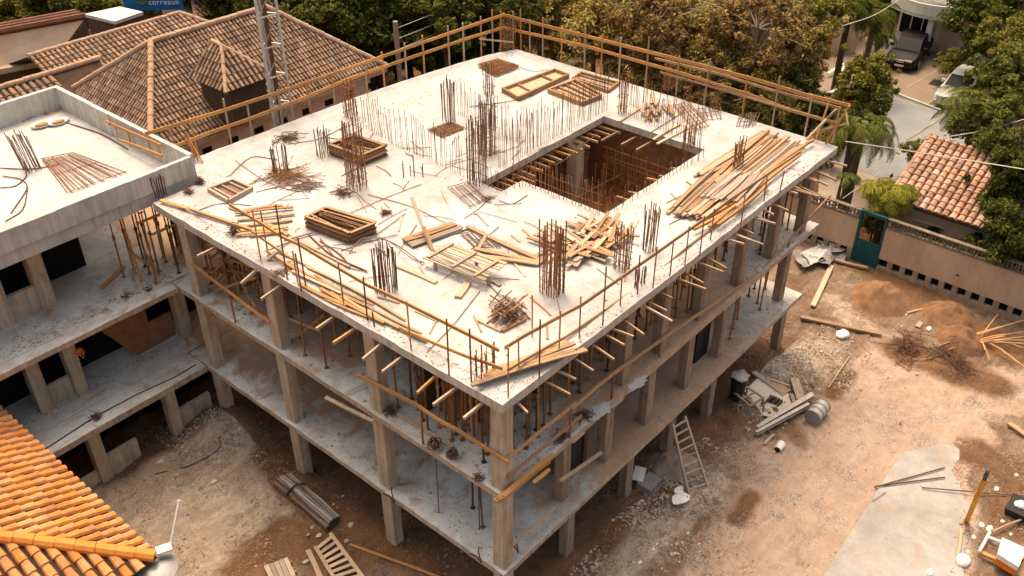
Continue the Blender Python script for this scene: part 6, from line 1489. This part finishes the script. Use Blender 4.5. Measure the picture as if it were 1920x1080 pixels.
for a in ((1010, 50, 4.5, 2.6), (1075, 40, 5, 3.0), (1140, 65, 5, 3.0), (1040, 0, 6, 3.2), (1120, 5, 6, 3.4), (1210, 20, 6, 3.4), (1200, 85, 4.8, 2.8), (1275, 65, 5.2, 3.0), (1350, 95, 4.8, 2.8), (1290, 10, 6, 3.2), (1380, 30, 6, 3.2), (1330, 150, 3.8, 2.4), (1410, 140, 4, 2.4), (1440, 90, 4.6, 2.6), (1470, 40, 5.5, 3), (1260, 120, 3.8, 2.2), (1390, 190, 3, 2), (1450, 205, 2.6, 2.0), (1500, 110, 3.6, 1.8), (1070, 75, 3.5, 2.0)):
    tree(*a, 'ochre', L2, G2, bare=R.choice((0, 2, 4)))
for a, l in (((1230, 45, 6.6, 2.6), 'bare-branched brown tree, left one of the two above the far right railing'), ((1420, 60, 6.6, 2.8), 'bare-branched brown tree, right one of the two above the far right railing')):
    tree(*a, 'brown', l, bare=13)
tree(1510, 30, 6, 2.2, 'yellow', 'yellowish tree against the pale concrete pole')
for a in ((1470, 160, 3.2, 1.7), (1500, 200, 2.4, 1.5), (1440, 235, 2.0, 1.6)): tree(*a, 'dark', 'dark bushy tree between the brown trees and the street', 'dark trees left of the street')
# palms
def palm(px, py, z, n, L, label, trunk_r=.16, mat='leaf_palm', droop=.9, base=None, name='palm_tree', w=.5, up=.7):
    C_ = at(px, py, z); B = V((C_.x, C_.y, 0)) if base is None else base; t = thing(name, B, label, 'palm')
    MB().tube([B, B.lerp(C_, .5)+V((.05, .05, 0)), C_], [trunk_r*1.2, trunk_r, trunk_r*.9], 9).build('trunk', 'bark', t)
    for i in range(n):
        th = 6.283*i/n+jit(.25); el = R.uniform(-.25, up); l = L*R.uniform(.75, 1.1); pts = []; p = C_.copy()
        for j in range(9):
            e = el-droop*(j/8)**1.3*1.5; p = p+V((math.cos(th)*math.cos(e), math.sin(th)*math.cos(e), math.sin(e)))*l/9; pts.append(p)
        vs_ = []
        for j in range(1, 9):
            for s in range(7):
                q = pts[j-1].lerp(pts[j], s/7); d = (pts[j]-pts[j-1]).normalized(); sd_ = d.cross(V((0, 0, 1))).normalized(); u = (j+s/7)/9
                ll = w*l*.5*math.sin(math.pi*min(1, .12+u*.86))
                for sg_ in (-1, 1):
                    tip = q+sd_*sg_*ll*.85+d*ll*.5+V((0, 0, -ll*.45+jit(.05))); wd = d*.012*(1+L*.2)
                    vs_ += [q-wd, q+wd, tip+wd*.3, tip-wd*.3]
        a = np.array([tuple(x-B) for x in vs_]); o = bpy.data.objects.new('frond', np_mesh('frond', a, np.arange(len(a)).reshape(-1, 4), mat)); COL.objects.link(o); o.parent = t
    return t
palm(1622, 228, 5.2, 34, 2.9, 'shaggy palm with drooping fronds and a dark trunk behind the right corner of the slab', .2, droop=1.35, up=.35, w=.26)
palm(1592, 330, 3.4, 10, .9, 'bare dark palm trunk with a few fronds left of the tan wall gate', .17, droop=1.2)
palm(1667, 358, 3.4, 44, 1.6, 'short bushy yellow-green palm above the teal gate', .16, 'leaf_gold', droop=.9, w=.55)
palm(1838, 196, 5.4, 30, 2.9, 'palm with long arching fronds at the right side of the street', .2, droop=.8)
palm(1645, 18, 5.5, 26, 2.4, 'tall palm left of the white house', .2, 'leaf_dark', droop=1.2)
palm(1597, 5, 6, 24, 2.2, 'tall palm above the orange shed', .2, 'leaf_dark', droop=1.2)
palm(1652, 62, 2.4, 22, 1.5, 'low palm between the tall palm and the balcony', .18, 'leaf_dark', droop=1.2)
# right-hand trees
tree(1625, 150, 5.4, 1.5, 'yellow', 'sunlit yellow-green tree standing before the parked car', sq=1.2)
tree(1622, 190, 4.6, 1.3, 'green', 'mid-green crown just below the sunlit yellow-green tree', sq=1.2)
tree(1600, 240, 4.2, 1.2, 'dark', 'dark crown at the right corner braces of the railing')
G3 = 'trees on the right side of the street'; L3 = 'deep green tree at the right edge beyond the street'
for a in ((1872, 45, 4.5, 2.8), (1930, 20, 5, 3.0), (1855, -5, 5, 2.2), (1925, 110, 4, 2.2), (1880, 90, 3.5, 2.0)): tree(*a, 'dark', L3, G3)
for a, l in (((1895, 165, 5.5, 2.2), 'green leafed tree right of the palm fronds, upper one'), ((1905, 240, 5.5, 2.2), 'green leafed tree right of the palm fronds, lower one')): tree(*a, 'green', l)
tree(1900, 75, 6.4, 1.9, 'yellow', 'lighter tree at the top of the right edge')
tree(1790, 118, 1.3, 1.1, 'yellow', 'round yellow-green shrub beside the driveway', name='shrub')
for a, l in (((1915, 330, 4.8, 1.8), 'upper'), ((1908, 430, 3.8, 1.6), 'lower'), ((1868, 300, 3.6, 1.0), 'leftmost')): tree(*a, 'dark', 'dark tree hanging over the pink tiled roof, '+l+' of three')
tree(1925, 280, 6.2, 1.5, 'green', 'green crown over the upper dark tree by the pink roof')
tree(1720, 285, 2.2, .8, 'yellow', 'yellow flowering shrub at the near edge of the street', name='shrub'); tree(1752, 268, 1.6, .5, 'yellow', 'small round yellow shrub beside the street', name='shrub')
tree(1790, 300, 2.2, .9, 'green', 'green hedge shrub between the street and the pink roof', name='shrub')
tree(1640, 420, 1.6, .7, 'green', 'pale shrub visible through the open top of the teal gate', name='shrub')
for a in ((1830, 480, 1.6, 1.2), (1900, 490, 1.8, 1.3), (1760, 440, 1.3, 1.0)): tree(*a, 'dark', 'dark low shrub in the gap between the tan wall and pink roof house', 'shrubs behind the tan wall', name='shrub')
tree(1560, 220, 1.6, 1.2, 'dark', 'dark shrub left of the street edge', name='shrub'); tree(1545, 270, 1.4, 1.0, 'ochre', 'ochre shrub by the right corner of the slab', name='shrub')
# far left planting
for i, a in enumerate(((20, 20, 4, 2.6), (70, 10, 4, 2.4), (165, 5, 4, 2.4), (120, -8, 5, 2.6), (-20, 35, 4, 2.4))): tree(*a, 'green' if i % 2 else 'yellow', 'yellow-green tree beyond the long tan building', 'trees beyond the long tan building')
for a in ((420, -25, 6, 3), (500, -20, 6, 3), (380, -40, 6, 3)): tree(*a, 'green', 'green tree beyond the far tiled roofs', 'trees beyond the far tiled roofs')
tree(402, 105, 8.2, .85, 'ochre', 'dry ochre bush growing beside the dormer of the old tiled roof', name='shrub')
mb_ = thing('distant_hedge', V((70, 45, 0)), 'dark belt of distant trees along the top of the view', 'hedge')
cl = []
for i in range(150):
    q = i/149; p = at(-150+q*2250, R.uniform(-90, -30), 3); cl.append(((p.x+jit(3), p.y+jit(3), R.uniform(1, 6)), R.uniform(2, 3.4), 1))
v, f = leaf_cloud(cl, 170, .42, 77); v = v-np.array([70, 45, 0]); o = bpy.data.objects.new('foliage', np_mesh('foliage', v, f, 'leaf_dark')); COL.objects.link(o); o.parent = mb_; mb_['kind'] = 'stuff'; o['kind'] = 'stuff'
# undergrowth behind the site: one mass of low leaves
cl = []
for i in range(420):
    k = R.random()
    if k < .55: p = at(R.uniform(960, 1560), R.uniform(60, 330), .3)
    elif k < .8: p = at(R.uniform(560, 960), R.uniform(40, 130), .3)
    else: p = at(R.uniform(1640, 1930), R.uniform(350, 520), .3)
    if p.x < SW+.8 and p.y < SL+.8: continue
    if 42 < p.x and p.y > 6 and p.x < 60 and p.y < 12: continue
    if p.x < WXF+.8 and p.y < 9: continue
    cl.append(((p.x, p.y, R.uniform(.1, .5)), R.uniform(.5, 1.1), 1))
v, f = leaf_cloud(cl, 90, .16, 78); o = bpy.data.objects.new('undergrowth', np_mesh('undergrowth', v, f, 'leaf_brown')); COL.objects.link(o); tag(o, 'brown low undergrowth covering the ground between the trees', 'undergrowth', kind='stuff')
# ================================================================== LIGHT
SUN_EL, SX, SY = rad(66), .50, .87
sd = bpy.data.lights.new('sun', 'SUN'); sd.energy = 1.25; sd.angle = rad(10); sd.color = (1, .91, .79)
so = bpy.data.objects.new('sun', sd); COL.objects.link(so)
tv = V((SX*math.cos(SUN_EL), SY*math.cos(SUN_EL), math.sin(SUN_EL))); so.rotation_euler = tv.to_track_quat('Z', 'Y').to_euler(); so.location = tv*80
w = bpy.data.worlds.new('World'); sc.world = w; w.use_nodes = True; t = w.node_tree; t.nodes.clear()
wo = t.nodes.new('ShaderNodeOutputWorld'); bg = t.nodes.new('ShaderNodeBackground'); sk = t.nodes.new('ShaderNodeTexSky')
sk.sky_type = 'NISHITA'; sk.sun_disc = False; sk.sun_elevation = SUN_EL; sk.sun_rotation = math.atan2(SX, SY); sk.dust_density = 8; sk.air_density = 1.0; sk.ozone_density = .3
bg.inputs['Strength'].default_value = .15
t.links.new(mix(t, 1., sk.outputs[0], (2.32, 2.03, 1.62), 'MULTIPLY'), bg.inputs[0]); t.links.new(bg.outputs[0], wo.inputs[0])
sc.view_settings.view_transform = 'Standard'; sc.view_settings.look = 'None'; sc.view_settings.exposure = 0; sc.view_settings.gamma = 1
sc.render.engine = 'CYCLES'; sc.cycles.max_bounces = 6; sc.cycles.diffuse_bounces = 5; sc.cycles.transmission_bounces = 2; sc.cycles.transparent_max_bounces = 4
